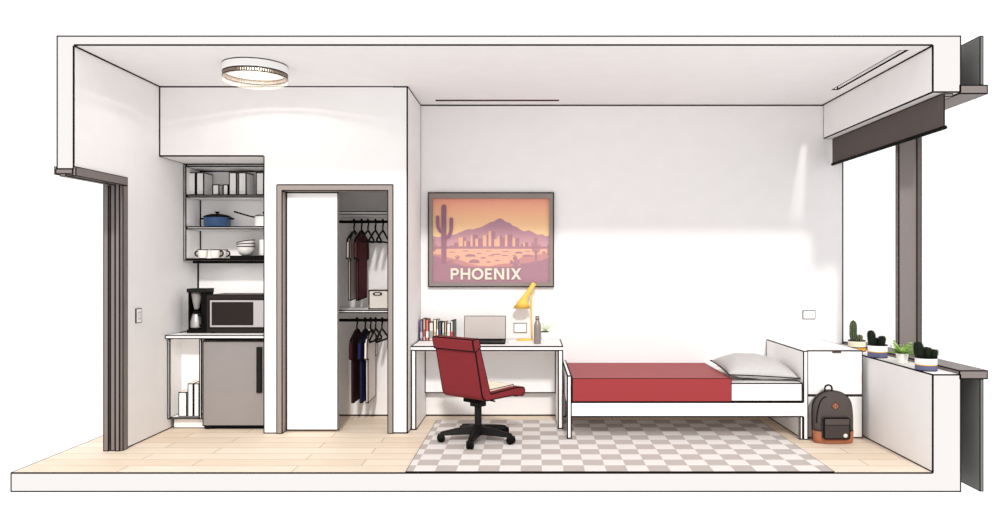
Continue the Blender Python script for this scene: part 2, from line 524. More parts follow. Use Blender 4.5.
# ---- narrow recessed slot in the ceiling by the back wall
m = Mesh()
m.box(-0.905, 0.272, 1.805, 1.855, H - 0.004, H + 0.02, 'slot', 0.003)
structure(m.build('trim_1'), 'thin dark red line slot in the ceiling above the poster', 'ceiling slot')

# ------------------------------------------------------------------ roller blind
t = thing('roller_blind', 'charcoal roller blind lowered a little below the window header', 'blind', (2.945, 1.0, 2.46))
m = Mesh(); m.box(2.946, 2.954, -0.012, 2.0, 2.465, 2.706, 'blind', 0.003); m.build('fabric', t, world=True)
m = Mesh(); m.tube([(2.950, -0.025, 2.462), (2.950, 2.01, 2.462)], 0.014, 'matte_black', 12); m.build('bottom_bar', t, world=True)
m = Mesh(); m.box(2.955, 3.03, 0.02, 2.0, 2.690, 2.714, 'frame', 0.004); m.build('headrail', t, world=True)

# ------------------------------------------------------------------ ceiling light
cx, cy = -2.16, 0.543
t = thing('ceiling_light', 'round drum ceiling light with ribbed glass band', 'ceiling light', (cx, cy, 2.9))
m = Mesh()
ro, ri = 0.245, 0.229
def ring(mm, z0, z1, ro, ri, mt, ink=0.005):
    mm.lathe([(ri, z0), (ro, z0), (ro, z1), (ri, z1)], mt, 56, ink)
ring_closed(m, 0.078, 0.150, ro, ri, 'white', 0.0065)
m.build('housing', t)
m = Mesh()
for i in range(80):
    a = 2 * math.pi * i / 80
    m.box(ri + 0.002, ro - 0.002, -0.005, 0.005, 0.054, 0.079, 'rib', 0, mtx=Matrix.Rotation(a, 4, 'Z'))
ring_closed(m, 0.048, 0.054, ro, ri, 'silver', 0.0025)
m.build('ribbed_band', t)
m = Mesh()
m.lathe([(ro - .006, 0.048), (ro - .006, 0.018), (0.215, 0.006), (0.16, -0.004), (0.085, -0.010), (0.0, -0.012)], 'lens', 48)
m.build('lens', t)
m = Mesh()
m.lathe([(0.0, 0.128), (0.21, 0.128), (0.227, 0.138), (0.0, 0.139)], 'lamp', 48)
m.build('diffuser', t)
ld = bpy.data.lights.new('lamp_glow', 'SPOT'); ld.energy = 12.0; ld.spot_size = math.radians(156); ld.spot_blend = 0.02; ld.shadow_soft_size = 0.012; ld.color = (1, 0.96, 0.9)
lo = bpy.data.objects.new('lamp_glow', ld); COL.objects.link(lo); lo.parent = t; lo.location = (0, 0, 0.117)

# ------------------------------------------------------------------ switch and wall plates
t = thing('light_switch', 'white light switch on the left wall beside the entry frame', 'light switch', (XL, 0.89, 1.06))
m = Mesh(); m.box(0.0, 0.010, -0.045, 0.045, -0.06, 0.06, 'white', 0.009); m.build('plate', t)
m = Mesh(); m.box(0.008, 0.016, -0.014, 0.014, -0.03, 0.03, 'white', 0.002); m.build('rocker', t)
def plate(px0, px1, py0, py1, label):
    x0, x1, z0, z1 = X(px0, L), X(px1, L), Z(py1, L), Z(py0, L)
    t = thing('outlet_plate', label, 'wall plate', ((x0 + x1) / 2, L, (z0 + z1) / 2))
    hw, hh = (x1 - x0) / 2, (z1 - z0) / 2
    m = Mesh(); m.box(-hw, hw, -0.011, 0, -hh, hh, 'white', 0.010); m.build('plate', t)
    m = Mesh(); m.box(-hw * .7, hw * .7, -0.0125, -0.009, -hh * .6, hh * .6, 'white', 0); m.build('insert', t)
plate(513.8, 526.8, 323, 332.6, 'white wall plate above the desk beside the yellow lamp')
plate(802.5, 815, 310.3, 319, 'white wall plate above the dresser by the window')

# ------------------------------------------------------------------ poster
px0, px1, pz0, pz1 = X(428.0, 2.0), X(554.0, 2.0), Z(287.2, 2.0), Z(192.3, 2.0)
t = thing('framed_poster', 'grey framed desert sunset poster with PHOENIX lettering on the back wall', 'poster', ((px0 + px1) / 2, L, pz0))
m = Mesh()
fw = 0.046
FY0, FY1 = 1.990, L
for a, c, e, f in ((px0, px1, pz0, pz0 + fw), (px0, px1, pz1 - fw - .014, pz1)):
    m.box(a, c, FY0, FY1, e, f, 'poster_frame', 0.0075, skip=lambda q: pz0 + .03 < q.z < pz1 - .03 and px0 + .1 < q.x < px1 - .1)
for a, c in ((px0, px0 + fw), (px1 - fw, px1)):
    m.box(a, c, FY0, FY1, pz0 + fw, pz1 - fw - .014, 'poster_frame', 0.0075, skip=lambda q: px0 + .01 < q.x < px1 - .01 or q.z < pz0 + fw + .01 or q.z > pz1 - fw - .024)
m.box(px0 + .01, px1 - .01, FY1 - .012, FY1, pz0 + .01, pz1 - .01, 'poster_frame', 0)
m.build('frame', t, world=True)
ix0, ix1, iz0, iz1 = px0 + fw, px1 - fw, pz0 + fw - .004, pz1 - fw - .014
def U(u, v):       # poster drawing units -> world x, z
    return (ix0 + (u - 57) / 864 * (ix1 - ix0), iz1 - (v - 75) / 629 * (iz1 - iz0))
zz = lambda v: U(57, v)[1] - pz0
P_sky = ramp_material('poster_sky', [(0, (240, 204, 158)), (0.45, (236, 186, 144)), (1, (229, 152, 132))], zz(350), zz(75))
P_mtn = ramp_material('poster_mountain', [(0, (200, 156, 160)), (1, (166, 124, 142))], zz(440), zz(222))
P_dark = mat('poster_mauve', (168, 126, 136), 0.5)
P_build = mat('poster_tower', (164, 122, 134), 0.5)
P_light = mat('poster_peach', (222, 172, 146), 0.5)
P_des = mat('poster_sand', (220, 170, 148), 0.5)
P_mid = mat('poster_rose', (190, 138, 136), 0.5)
P_fore = mat('poster_foreground', (164, 124, 137), 0.5)
P_cact = ramp_material('poster_cactus', [(0, (156, 116, 130)), (1, (136, 98, 118))], zz(560), zz(130))
P_txt = mat('poster_text', (222, 212, 194), 0.5)
m = Mesh()
lay = [0]
def shape(pts, mt):
    lay[0] += 1
    y = FY1 - 0.0125 - lay[0] * 0.00018
    b = bmesh.new()
    f = b.faces.new([b.verts.new((U(u, v)[0], y, U(u, v)[1])) for u, v in pts])
    f.normal_update()
    if f.normal.y > 0: f.normal_flip()
    k = m.mi(mt); f.material_index = k
    bmesh.ops.triangulate(b, faces=[f])
    me = bpy.data.meshes.new('tmp'); b.to_mesh(me); b.free(); m.bm.from_mesh(me); bpy.data.meshes.remove(me)
def rect(u0, u1, v0, v1, mt): shape([(u0, v0), (u1, v0), (u1, v1), (u0, v1)], mt)
def blob(u, v, ru, rv, mt, n=14, flat=False):
    shape([(u + ru * math.cos(2 * math.pi * i / n), v + rv * (min(math.sin(2 * math.pi * i / n), 0.25) if flat else math.sin(2 * math.pi * i / n))) for i in range(n)], mt)
def capsule(pts, r, mt):
    """thick rounded stroke along pts"""
    left, right = [], []
    for i, p in enumerate(pts):
        a = pts[max(i - 1, 0)]; c = pts[min(i + 1, len(pts) - 1)]
        d = Vector((c[0] - a[0], c[1] - a[1])).normalized(); n = Vector((-d.y, d.x))
        left.append((p[0] + n.x * r, p[1] + n.y * r)); right.append((p[0] - n.x * r, p[1] - n.y * r))
    d = (Vector(pts[-1]) - Vector(pts[-2])).normalized(); a0 = math.atan2(d.y, d.x)
    cap = [(pts[-1][0] + r * math.cos(a0 + t), pts[-1][1] + r * math.sin(a0 + t)) for t in [math.pi / 2 - math.pi * k / 8 for k in range(1, 8)]]
    shape(left + cap + right[::-1], mt)
rect(57, 921, 75, 704, P_sky)
shape([(57, 356), (100, 363), (160, 352), (215, 345), (260, 325), (300, 308), (325, 302), (355, 305), (380, 297), (415, 288), (450, 270), (480, 252), (508, 246), (535, 228),
       (555, 221), (575, 229), (602, 250), (625, 255), (652, 278), (680, 288), (712, 310), (735, 320), (770, 311), (800, 326), (835, 345), (870, 340), (893, 356), (921, 352), (921, 470), (57, 470)], P_mtn)
for u0, u1, v0, face in ((185, 210, 425, 0), (215, 247, 403, 0), (247, 280, 364, 1), (280, 302, 364, 0), (290, 304, 392, 1), (304, 334, 393, 0), (337, 362, 348, 1), (352, 392, 346, 0),
                         (372, 394, 374, 1), (392, 430, 372, 0), (428, 462, 348, 1), (455, 476, 348, 0), (470, 492, 318, 1), (490, 520, 320, 0), (512, 537, 378, 1), (535, 556, 357, 1),
                         (553, 572, 352, 0), (570, 590, 370, 0), (593, 618, 343, 1), (610, 646, 342, 0), (648, 672, 368, 1), (668, 698, 370, 0), (712, 728, 413, 0), (728, 745, 404, 1), (740, 764, 402, 0)):
    rect(u0, u1, v0, 438, P_light if face else P_build)
rect(57, 921, 432, 452, P_dark)
rect(57, 921, 450, 600, P_des)
for u, v, ru, rv in ((200, 476, 24, 5), (300, 468, 26, 5), (335, 505, 40, 16), (400, 486, 20, 6), (430, 520, 20, 9), (470, 468, 24, 4), (525, 493, 38, 6), (490, 503, 26, 5), (600, 472, 26, 5), (590, 502, 24, 6),
                     (695, 482, 30, 11), (760, 470, 22, 4), (535, 538, 18, 7), (470, 550, 16, 7), (660, 500, 16, 4), (880, 480, 14, 8)):
    blob(u, v, ru, rv, P_dark, flat=True)
shape([(57, 490), (110, 494), (160, 512), (220, 528), (280, 540), (330, 562), (400, 575), (480, 580), (560, 562), (640, 558), (720, 512), (800, 500), (860, 490), (921, 478), (921, 640), (57, 640)], P_mid)
blob(190, 548, 28, 14, P_dark, flat=True); blob(365, 550, 40, 22, P_dark, flat=True); blob(760, 505, 40, 12, P_dark, flat=True)
shape([(57, 505), (90, 502), (130, 530), (175, 552), (235, 562), (300, 580), (380, 588), (470, 590), (560, 582), (620, 584), (690, 580), (735, 560), (790, 548), (850, 540), (921, 515), (921, 704), (57, 704)], P_fore)
for pts, r in (([(240, 530), (240, 500)], 4), ([(240, 528), (226, 508)], 4), ([(240, 528), (256, 508)], 4)):
    capsule(pts, r, P_dark)
blob(668, 520, 17, 16, P_fore); blob(640, 548, 12, 14, P_fore); blob(690, 545, 14, 14, P_fore); blob(672, 566, 22, 28, P_fore); blob(720, 566, 12, 10, P_fore)
capsule([(822, 580), (822, 480), (822, 375)], 9, P_dark)
capsule([(822, 478), (802, 462), (798, 440), (797, 408)], 6, P_dark)
capsule([(822, 482), (842, 466), (847, 448), (848, 420)], 6, P_dark)
capsule([(914, 500), (914, 420)], 6, P_dark)
capsule([(62, 470), (62, 380)], 5, P_dark); capsule([(64, 460), (80, 450), (82, 420)], 5, P_dark)
capsule([(139, 560), (139, 400), (139, 138)], 18.5, P_cact)
capsule([(134, 330), (110, 316), (97, 290), (93, 260), (93, 214)], 12.5, P_cact)
capsule([(144, 368), (172, 358), (188, 332), (194, 300), (194, 230)], 13.5, P_cact)
m.build('print', t, world=True)
# lettering from stroke outlines, a heavy geometric sans
m = Mesh(); lay[0] = 120
v0, v1, sw = 595, 679, 17
def stroke(pts, mt=P_txt): shape(pts, mt)
def bar(u0, u1, a, c): rect(u0, u1, a, c, P_txt)
def arcband(uc, vc, ro_u, ro_v, wdt, a0, a1, n=20):
    o = [(uc + ro_u * math.cos(math.radians(a0 + (a1 - a0) * i / n)), vc + ro_v * math.sin(math.radians(a0 + (a1 - a0) * i / n))) for i in range(n + 1)]
    q = [(uc + (ro_u - wdt) * math.cos(math.radians(a0 + (a1 - a0) * i / n)), vc + (ro_v - wdt) * math.sin(math.radians(a0 + (a1 - a0) * i / n))) for i in range(n + 1)]
    for i in range(n): shape([o[i], o[i + 1], q[i + 1], q[i]], P_txt); lay[0] -= 1
# P
bar(190, 207, v0, v1); bar(207, 226, v0, v0 + sw); bar(207, 226, v0 + 36, v0 + 36 + sw)
arcband(226, v0 + 26.5, 26, 26.5, 17, -90, 90)
# H
bar(264, 281, v0, v1); bar(319, 336, v0, v1); bar(281, 319, v0 + 33, v0 + 50)
# O
arcband(390, (v0 + v1) / 2, 44, 44, 18, 0, 360, 40)
# E
bar(445, 462, v0, v1); bar(462, 496, v0, v0 + 16); bar(462, 492, v0 + 34, v0 + 50); bar(462, 496, v1 - 16, v1)
# N
bar(512, 529, v0, v1); bar(570, 587, v0, v1); stroke([(512, v0), (531, v0), (587, v1), (568, v1)])
# I
bar(606, 624, v0, v1)
# X
stroke([(637, v0), (658, v0), (713, v1), (692, v1)]); stroke([(692, v0), (713, v0), (658, v1), (637, v1)])
m.build('lettering', t, world=True)

# ------------------------------------------------------------------ kitchenette: shelf unit
ux0, ux1, uy = XL + 0.003, KX - 0.004, 1.717
t = thing('shelf_unit', 'white open wall shelf unit hung under the kitchen soffit', 'shelf unit', ((ux0 + ux1) / 2, uy, 1.52))
def kpart(name, *a, **k):
    m = Mesh(); m.box(*a, **k); return m.build(name, t, world=True)
kpart('side_panel', ux0, ux0 + .024, uy, L - .003, 1.52, 2.430, 'white', 0.007)
kpart('side_panel', ux1 - .024, ux1, uy, L - .003, 1.52, 2.430, 'white', 0.007)
kpart('top_panel', ux0 + .024, ux1 - .024, uy, L - .003, 2.400, 2.430, 'white', 0.009)
m = Mesh(); m.box(ux0 + .024, ux1 - .024, L - .012, L - .003, 1.542, 2.400, 'white', 0)
m.box(ux0 + .024, ux0 + .036, L - .0135, L - .010, 1.542, 2.400, 'ink', 0); m.box(ux0 + .024, ux1 - .024, L - .0135, L - .010, 2.388, 2.400, 'ink', 0)
m.build('back_panel', t, world=True)
for z0, z1 in ((2.113, 2.141), (1.813, 1.843)):
    kpart('shelf', ux0 + .024, ux1 - .024, uy + .004, L - .012, z0, z1, 'white', 0.009)
kpart('bottom_panel', ux0 + .024, ux1 - .024, uy, L - .003, 1.52, 1.542, 'white', 0.008)
t = tag(Mesh().box(-3.19, KX - .03, 1.76, 1.80, 1.494, 1.519, 'matte_black', 0.003).build('under_shelf_light', base=(-2.78, 1.78, 1.494)),
        'slim black light bar under the kitchen wall shelves', 'light bar')
al = bpy.data.lights.new('shelf_glow', 'AREA'); al.shape = 'RECTANGLE'; al.size = .55; al.size_y = .02; al.energy = 1.0; al.color = (1, .97, .93)
ao = bpy.data.objects.new('shelf_glow', al); COL.objects.link(ao); ao.parent = t; ao.location = (0, 0, -.004)

S1, S2, S3 = 2.141, 1.843, 1.542
def block(px0, px1, py_top, y0, y1, z0, label, name='box_file', cat='box file', group='white box files on the top kitchen shelf', ink=0.007):
    x0, x1, z1 = X(px0, y0), X(px1, y0), Z(py_top, y0)
    b = Vector(((x0 + x1) / 2, y0, z0))
    t = thing(name, label, cat, b, 0, group)
    w = (x1 - x0) / 2; h = z1 - z0
    m = Mesh(); m.box(-w, w, 0, y1 - y0, 0, h, 'white', ink); m.build('case', t)
    m = Mesh(); m.box(-w * .6, w * .6, -.0012, 0.001, h * .12, h * .17, 'paper', 0); m.build('spine_label', t)
    return t
block(188.2, 195.7, 172.2, 1.79, 1.99, S1, 'white box file at the left end of the top shelf')
block(196.1, 204.0, 172.2, 1.79, 1.99, S1, 'white box file second from the left on the top shelf')
block(212.2, 219.2, 184.3, 1.79, 1.87, S1, 'small low white box beside the two left box files', 'small_box', 'box', 'small white boxes on the top kitchen shelf')
block(222.8, 228.4, 184.3, 1.79, 1.87, S1, 'small low white box touching the middle box file', 'small_box', 'box', 'small white boxes on the top kitchen shelf')
block(228.8, 236.8, 172.2, 1.79, 1.99, S1, 'white box file right of the small low boxes')
block(238.2, 246.4, 172.2, 1.79, 1.99, S1, 'white box file with its grey side showing, second from partition')
block(255.8, 264.0, 172.2, 1.79, 1.99, S1, 'white box file on the top shelf cut off by the partition')

# ---- dutch oven
t = thing('dutch_oven', 'blue enamel dutch oven with black lid on the middle kitchen shelf', 'dutch oven', (X(217.3, 1.88), 1.88, S2))
r0 = X(230, 1.88) - X(217.3, 1.88)
m = Mesh(); m.lathe([(0, 0), (r0 * .93, 0), (r0, 0.012), (r0 * 1.0, 0.088), (r0 * 1.03, 0.092), (0, 0.092)], 'blue_pot', 36, 0.0); m.build('body', t)
m = Mesh(); m.lathe([(0, 0.092), (r0 * 1.05, 0.092), (r0 * 1.05, 0.099), (r0 * .86, 0.112), (r0 * .45, 0.124), (0, 0.127)], 'matte_black', 36); m.build('lid', t)
m = Mesh(); m.lathe([(0, 0.125), (0.012, 0.125), (0.013, 0.134), (0.026, 0.139), (0.026, 0.147), (0, 0.150)], 'matte_black', 20); m.build('lid_knob', t)
for s in (-1, 1):
    m = Mesh(); m.tube([(s * r0 * .98, -.035, .078), (s * (r0 + .028), -.028, .080), (s * (r0 + .034), 0, .081), (s * (r0 + .028), .028, .080), (s * r0 * .98, .035, .078)], 0.0075, 'matte_black', 8); m.build('side_handle', t)
# ---- saucepan
sx = X(265.0, 1.87)
t = thing('saucepan', 'white saucepan with long black handle on the middle shelf', 'saucepan', (sx, 1.87, S2))
rp_ = sx - X(255.4, 1.87)
m = Mesh(); m.lathe([(0, 0), (rp_, 0), (rp_, .105), (rp_ - .006, .108), (0, .108)], 'white', 36, 0.004); m.build('body', t)
m = Mesh(); m.lathe([(0, .108), (rp_ * .98, .108), (rp_ * .7, .120), (0, .126)], 'silver', 36); m.build('lid', t)
m = Mesh(); m.lathe([(0, .125), (.018, .126), (.022, .145), (0, .15)], 'matte_black', 16); m.build('lid_knob', t)
m = Mesh(); m.tube([(-rp_ + .004, 0, .092), (-rp_ - .05, 0, .103), (-rp_ - .205, 0, .148)], 0.0075, 'matte_black', 8, taper=(1, .9, 1.1)); m.build('handle', t)

# ---- mugs
def make_mug(label, loc, rz):
    t = thing('mug', label, 'mug', loc, rz, 'cream mugs on the bottom kitchen shelf')
    m = Mesh(); m.lathe([(0, 0), (.030, 0), (.040, .014), (.045, .05), (.047, .082), (.039, .082), (.037, .03), (.0, .012)], 'china', 28, 0.0055, angle=50); ring_closed(m, .078, .0855, .0495, .041, 'ink', 0, 28); ring_closed(m, 0, .005, .0315, .026, 'ink', 0, 28); m.build('cup', t)
    m = Mesh(); m.tube([(.043, 0, .066), (.058, 0, .070), (.072, 0, .060), (.075, 0, .043), (.066, 0, .026), (.040, 0, .018)], .0075, 'black', 8); m.build('handle', t)
    return t
mg = make_mug('cream mug at the left with its handle pointing left', (X(203, 1.80), 1.80, S3), math.pi)
dup(mg, (X(215.3, 1.80), 1.80, S3), 0.0, 'cream mug in the middle with its handle pointing right')
dup(mg, (X(222.5, 1.91), 1.91, S3), -0.15, 'cream mug behind the middle one, partly hidden')
# ---- board under bowls
m = Mesh(); m.box(X(230.6, 1.78), -2.44, 1.76, 1.98, S3, S3 + .026, 'matte_black', 0)
tag(m.build('serving_board', base=(-2.6, 1.87, S3)), 'black slab board lying under the stacked white bowls', 'board')
# ---- bowls
bx = X(246.0, 1.87)
def bowl(label, dz, tilt, dx):
    m = Mesh()
    m.lathe([(0, 0), (.036, 0), (.060, .018), (.077, .055), (.083, .088), (.074, .088), (.066, .05), (.050, .02), (0, .008)], 'china', 36, 0.006, angle=50,
            mtx=rot('Y', tilt, (0, 0, .05)))
    ring_closed(m, .083, .091, .0855, .076, 'ink', 0, 36, rot('Y', tilt, (0, 0, .05)))
    o = m.build('bowl'); o.location = (bx + dx, 1.87, S3 + .026 + dz)
    tag(o, label, 'bowl', 'nested white bowls on the bottom kitchen shelf')
bowl('white bowl at the bottom of the nested stack', 0.0, 0, 0)
bowl('white bowl in the middle of the nested stack', 0.026, -4, 0.0)
bowl('topmost white bowl of the stack, tilted to the right', 0.050, -10, 0.004)
m = Mesh(); 
cxx = X(268, 1.87)
m.lathe([(0, 0), (.078, 0), (.08, .15), (.08, .156), (.074, .156), (.072, .01), (0, .008)], 'white', 32, 0.005, angle=60)
o = m.build('canister'); o.location = (cxx, 1.87, S3 + .026); tag(o, 'tall white canister beside the bowls, mostly behind the partition', 'canister')

# ------------------------------------------------------------------ counter, cabinet, fridge
m = Mesh(); m.box(XL + .002, KX - .002, 1.355, L - .002, 0.82, 0.853, 'white', 0.006)
tag(m.build('countertop', base=(-2.8, 1.7, .82)), 'white kitchenette worktop with coffee maker and microwave on it', 'countertop')
c0, c1, cyf = XL + .003, -2.9505, 1.40
t = thing('base_cabinet', 'narrow white open base cabinet below the worktop at left', 'cabinet', ((c0 + c1) / 2, cyf, 0))
kpart('side_panel', c0, c0 + .024, cyf, L - .003, .095, .8195, 'white', .007)
kpart('side_panel', c1 - .024, c1, cyf, L - .003, .095, .8195, 'white', .007)
kpart('bottom_panel', c0 + .024, c1 - .024, cyf, L - .003, .095, .113, 'white', .006)
kpart('back_panel', c0 + .024, c1 - .024, L - .4, L - .39, .113, .8195, 'white', 0)
kpart('toe_kick', c0 + .02, c1, 1.469, 1.49, 0, .0945, 'white', .005)
def tall_book(px0, px1, py, label):
    y0 = 1.425
    x0, x1 = X(px0, y0), X(px1, y0); h = Z(py, y0) - .113
    t = thing('white_book', label, 'book', ((x0 + x1) / 2, y0, .113), 0, 'white books in the base cabinet')
    w = (x1 - x0) / 2
    m = Mesh(); m.box(-w, w, 0, .19, 0, h, 'white', .0055); m.build('cover', t)
    m = Mesh(); m.box(-w + .008, w - .008, .01, .186, h - .003, h + .0006, 'paper', 0); m.build('pages', t)
tall_book(178.4, 186.8, 392.2, 'short thick white book at the left in the base cabinet')
tall_book(187.6, 193.3, 383.5, 'tall white book in the middle of the base cabinet')
tall_book(193.7, 199.2, 383.5, 'tall white book at the right against the cabinet side')

fx0, fx1, fyf = -2.9495, KX - .006, 1.415
t = thing('mini_fridge', 'grey mini fridge under the worktop with dark bar handle', 'mini fridge', ((fx0 + fx1) / 2, fyf, 0))
kpart('body', fx0, fx1, fyf + .05, L - .01, .02, .812, 'micro', .004)
f = kpart('door', fx0, fx1, fyf, fyf + .048, .03, .798, 'steel', .006)
kpart('gap_shade_strip', fx0 + .06, fx1, fyf + .03, fyf + .06, 0, .028, 'matte_black', 0)  # black strip painting the shade in the gap under the fridge door
kpart('foot', fx0 + .01, fx0 + .06, fyf + .02, fyf + .07, 0, .028, 'black', 0)
m = Mesh(); m.box(X(257.2, fyf), X(262.4, fyf), fyf - .022, fyf, Z(392.5, fyf), Z(347, fyf), 'black', .005); m.build('handle', f, world=True)

# ---- microwave
mx0, mx1, my = X(206.3, 1.55), -2.36, 1.55
z0, z1 = .853, Z(294.8, 1.55)
t = thing('microwave', 'dark brown microwave oven on the worktop beside the coffee maker', 'microwave', ((mx0 + mx1) / 2, my, .853))
kpart('body', mx0, mx1, my, 1.96, z0 + .006, z1, 'micro', .004)
m = Mesh()
wx0, wx1, wz0, wz1 = X(210.3, my), mx1 - .03, Z(327, my), Z(300.3, my)
m.box(wx0, wx1, my - .006, my, wz0, wz1, 'micro_panel', 0.0); dr = m.build('door_frame', t, world=True)
m = Mesh(); m.box(X(212, my), X(253.6, my), my - .009, my - .004, Z(325.2, my), Z(302.0, my), 'micro_win', 0.002); m.build('door_window', dr, world=True)
m = Mesh(); m.box(wx0 - .02, wx1 + .01, my - .002, my, wz0 - .018, wz1 + .018, 'black', 0); m.build('front_bezel', t, world=True)
for xx in (mx0 + .03, mx1 - .06):
    kpart('foot', xx, xx + .03, my + .03, my + .06, .853, .86, 'black', 0)

# ---- coffee maker
ky = 1.56
kx0, kx1 = X(186.8, ky), X(206.0, ky)
kw = kx1 - kx0
t = thing('coffee_maker', 'black drip coffee maker with steel carafe by the left wall', 'coffee maker', ((kx0 + kx1) / 2, ky, .853))
def kp(name, fn, parent=None):
    m = Mesh(); fn(m); return m.build(name, parent or t)
h = Z(288.6, ky) - .853
hw = kw / 2
kp('base', lambda m: m.box(-hw, hw, 0, .165, 0, .032, 'matte_black', 0).lathe([(0, .03), (.055, .03), (.055, .038), (0, .038)], 'black', 24, loc=(-.026, .066, 0)))
kp('tower', lambda m: m.box(.036, hw, .02, .165, .03, h - .03, 'matte_black', 0).box(-hw, .036, .13, .165, .03, h - .03, 'matte_black', 0).box(-hw, -hw + .010, .03, .13, .03, h - .03, 'matte_black', 0))
kp('water_tank', lambda m: m.box(-hw - .001, hw + .004, -.002, .168, h - .036, h, 'black', .003))
kp('filter_cone', lambda m: m.lathe([(0, .215), (.018, .215), (.024, .225), (.050, h - .036), (0, h - .036)], 'steel', 28, loc=(-.026, .066, 0)))
kp('hot_plate', lambda m: m.lathe([(0, .036), (.058, .036), (.058, .044), (0, .044)], 'matte_black', 28, loc=(-.026, .066, 0)))
cf = kp('carafe', lambda m: m.lathe([(0, .044), (.052, .044), (.056, .055), (.054, .11), (.040, .160), (.034, .178), (0, .180)], 'silver', 32, loc=(-.026, .066, 0)))
kp('carafe_lid', lambda m: m.lathe([(0, .178), (.038, .178), (.040, .194), (.02, .204), (0, .205)], 'matte_black', 24, loc=(-.026, .066, 0)), cf)
kp('carafe_handle', lambda m: m.tube([(.0, .04, .165), (.040, .012, .165), (.050, .004, .15), (.050, .004, .085), (.028, .02, .066)], .009, 'matte_black', 8), cf)
kp('power_cord', lambda m: m.tube([(-hw + .01, .12, .012), (-hw - .03, .10, .006), (-hw - .05, .05, .006), (-hw - .06, .0, .006)], .004, 'matte_black', 6))

# ------------------------------------------------------------------ closet interior
for zt, zb, label in ((1.976, 1.944, 'white upper closet shelf above the top hanging rod'), (1.065, 1.034, 'white lower closet shelf carrying the canvas box')):
    m = Mesh(); m.box(-2.218, -1.212, 1.60, L - .002, zb, zt, 'white', .008)
    tag(m.build('closet_shelf', base=(-1.7, 1.8, zb)), label, 'shelf', 'white closet shelves')
RODY = 1.79
for zr, label in ((1.889, 'black upper closet rod with shirts and empty hangers'), (.956, 'black lower closet rod under the middle shelf')):
    t = thing('closet_rod', label, 'closet rod', (-1.7, RODY, zr), 0, 'black closet rods')
    m = Mesh(); m.tube([(-.517, 0, 0), (.491, 0, 0)], .014, 'matte_black', 12); m.build('rod', t)
    for s in (-.519, .489):
        m = Mesh(); m.lathe([(0, 0), (.026, 0), (.026, .006), (0, .006)], 'matte_black', 16, mtx=Matrix.Translation((s, 0, 0)) @ Matrix.Rotation(math.radians(90), 4, 'Y')); m.build('end_socket', t)

def hanger_mesh(m):
    # hook over the rod, then the shoulder triangle in the y-z plane; origin on the rod axis
    hook = [(0, -.030, -.012)] + [(0, -.0228 * math.cos(a), .0228 * math.sin(a)) for a in [math.pi * k / 8 for k in range(0, 9)]] + [(0, .012, -.028), (0, 0, -.045), (0, 0, -.085)]
    m.tube(hook, .0075, 'matte_black', 6)
    m.tube([(0, 0, -.082), (0, -.06, -.105), (0, -.185, -.168), (0, -.20, -.182), (0, -.185, -.192), (0, 0, -.192), (0, .185, -.192), (0, .20, -.182), (0, .185, -.168), (0, .06, -.105), (0, 0, -.082)], .0095, 'matte_black', 6)
hm = Mesh(); hanger_mesh(hm); h0 = hm.build('coat_hanger')
def hang(px, zr, label, first=[True]):
    o = h0 if first[0] else h0.copy()
    if not first[0]: COL.objects.link(o)
    first[0] = False
    o.location = (X(px, RODY), RODY, zr); o.rotation_euler = (0, 0, math.radians(-5))
    tag(o, label, 'hanger', 'black closet hangers')
    return o
for px, lab in ((354.0, 'black hanger holding the grey shirt on the upper rod'), (361.6, 'black hanger holding the long maroon shirt'),
                (368.0, 'leftmost empty black hanger on the upper rod'), (375.4, 'middle empty black hanger on the upper rod'), (382.8, 'empty black hanger by the frame on the upper rod')):
    hang(px, 1.889, lab)
for px, lab in ((357.0, 'black hanger holding the dark maroon shirt on the lower rod'), (365.2, 'black hanger holding the navy shirt'),
                (370.6, 'black hanger holding the white shirt'), (375.6, 'empty black hanger right next to the white shirt'), (382.0, 'empty black hanger by the frame on the lower rod')):
    hang(px, .956, lab)

def shirt(px, zr, length, mt, label, wid=.178, th=.027, yaw=-4, skew=0.02):
    t = thing('shirt', label, 'shirt', (X(px, RODY), RODY, zr), math.radians(yaw), 'shirts hanging in the closet')
    zt = -.083; zs = -.135; zsl = -.34
    w = wid; bw = wid * .80
    body = [(-.045, zt - .012), (-bw, zs - .02), (-bw, zsl), (-bw * .98, zt - length), (bw * .98, zt - length + skew), (bw, zsl), (bw, zs - .02), (.045, zt - .012), (.02, zt - .03), (-.02, zt - .03)]
    # body panel, slightly fuller at the middle
    def panel(m, pts, t0, t1, ink=.0065): m.prism(pts, 'x', t0, t1, mt, ink)
    m = Mesh(); panel(m, body, -th / 2, th / 2); m.build('body', t)
    for s in (-1, 1):
        sl = [(s * bw, zs - .022), (s * (w - .01), zs - .035), (s * (w + .012), zs - .07), (s * (w + .018), zsl - .01), (s * (bw - .012), zsl + .006 - .03), (s * (bw - .01), zsl + .05)]
        m = Mesh(); panel(m, sl if s > 0 else sl[::-1], -th / 2 - .004, th / 2 + .004); m.build('sleeve', t)
    m = Mesh(); m.tube([(0, -.05, zt - .006), (-.012, -.02, zt - .02), (-.012, .02, zt - .02), (0, .05, zt - .006)], .007, mt, 6); m.build('collar', t)
shirt(354.0, 1.889, .66, 'grey_cotton', 'pale grey shirt hanging leftmost on the upper rod')
shirt(361.6, 1.889, .66, 'maroon', 'long maroon shirt on the upper closet rod')
shirt(357.0, .956, .68, 'deep_maroon', 'dark maroon shirt hanging leftmost on the lower rod')
shirt(365.2, .956, .68, 'navy', 'navy blue shirt between the dark maroon and white shirts')
shirt(370.6, .956, .68, 'white_cotton', 'white shirt at the right of the lower rod', yaw=-2)

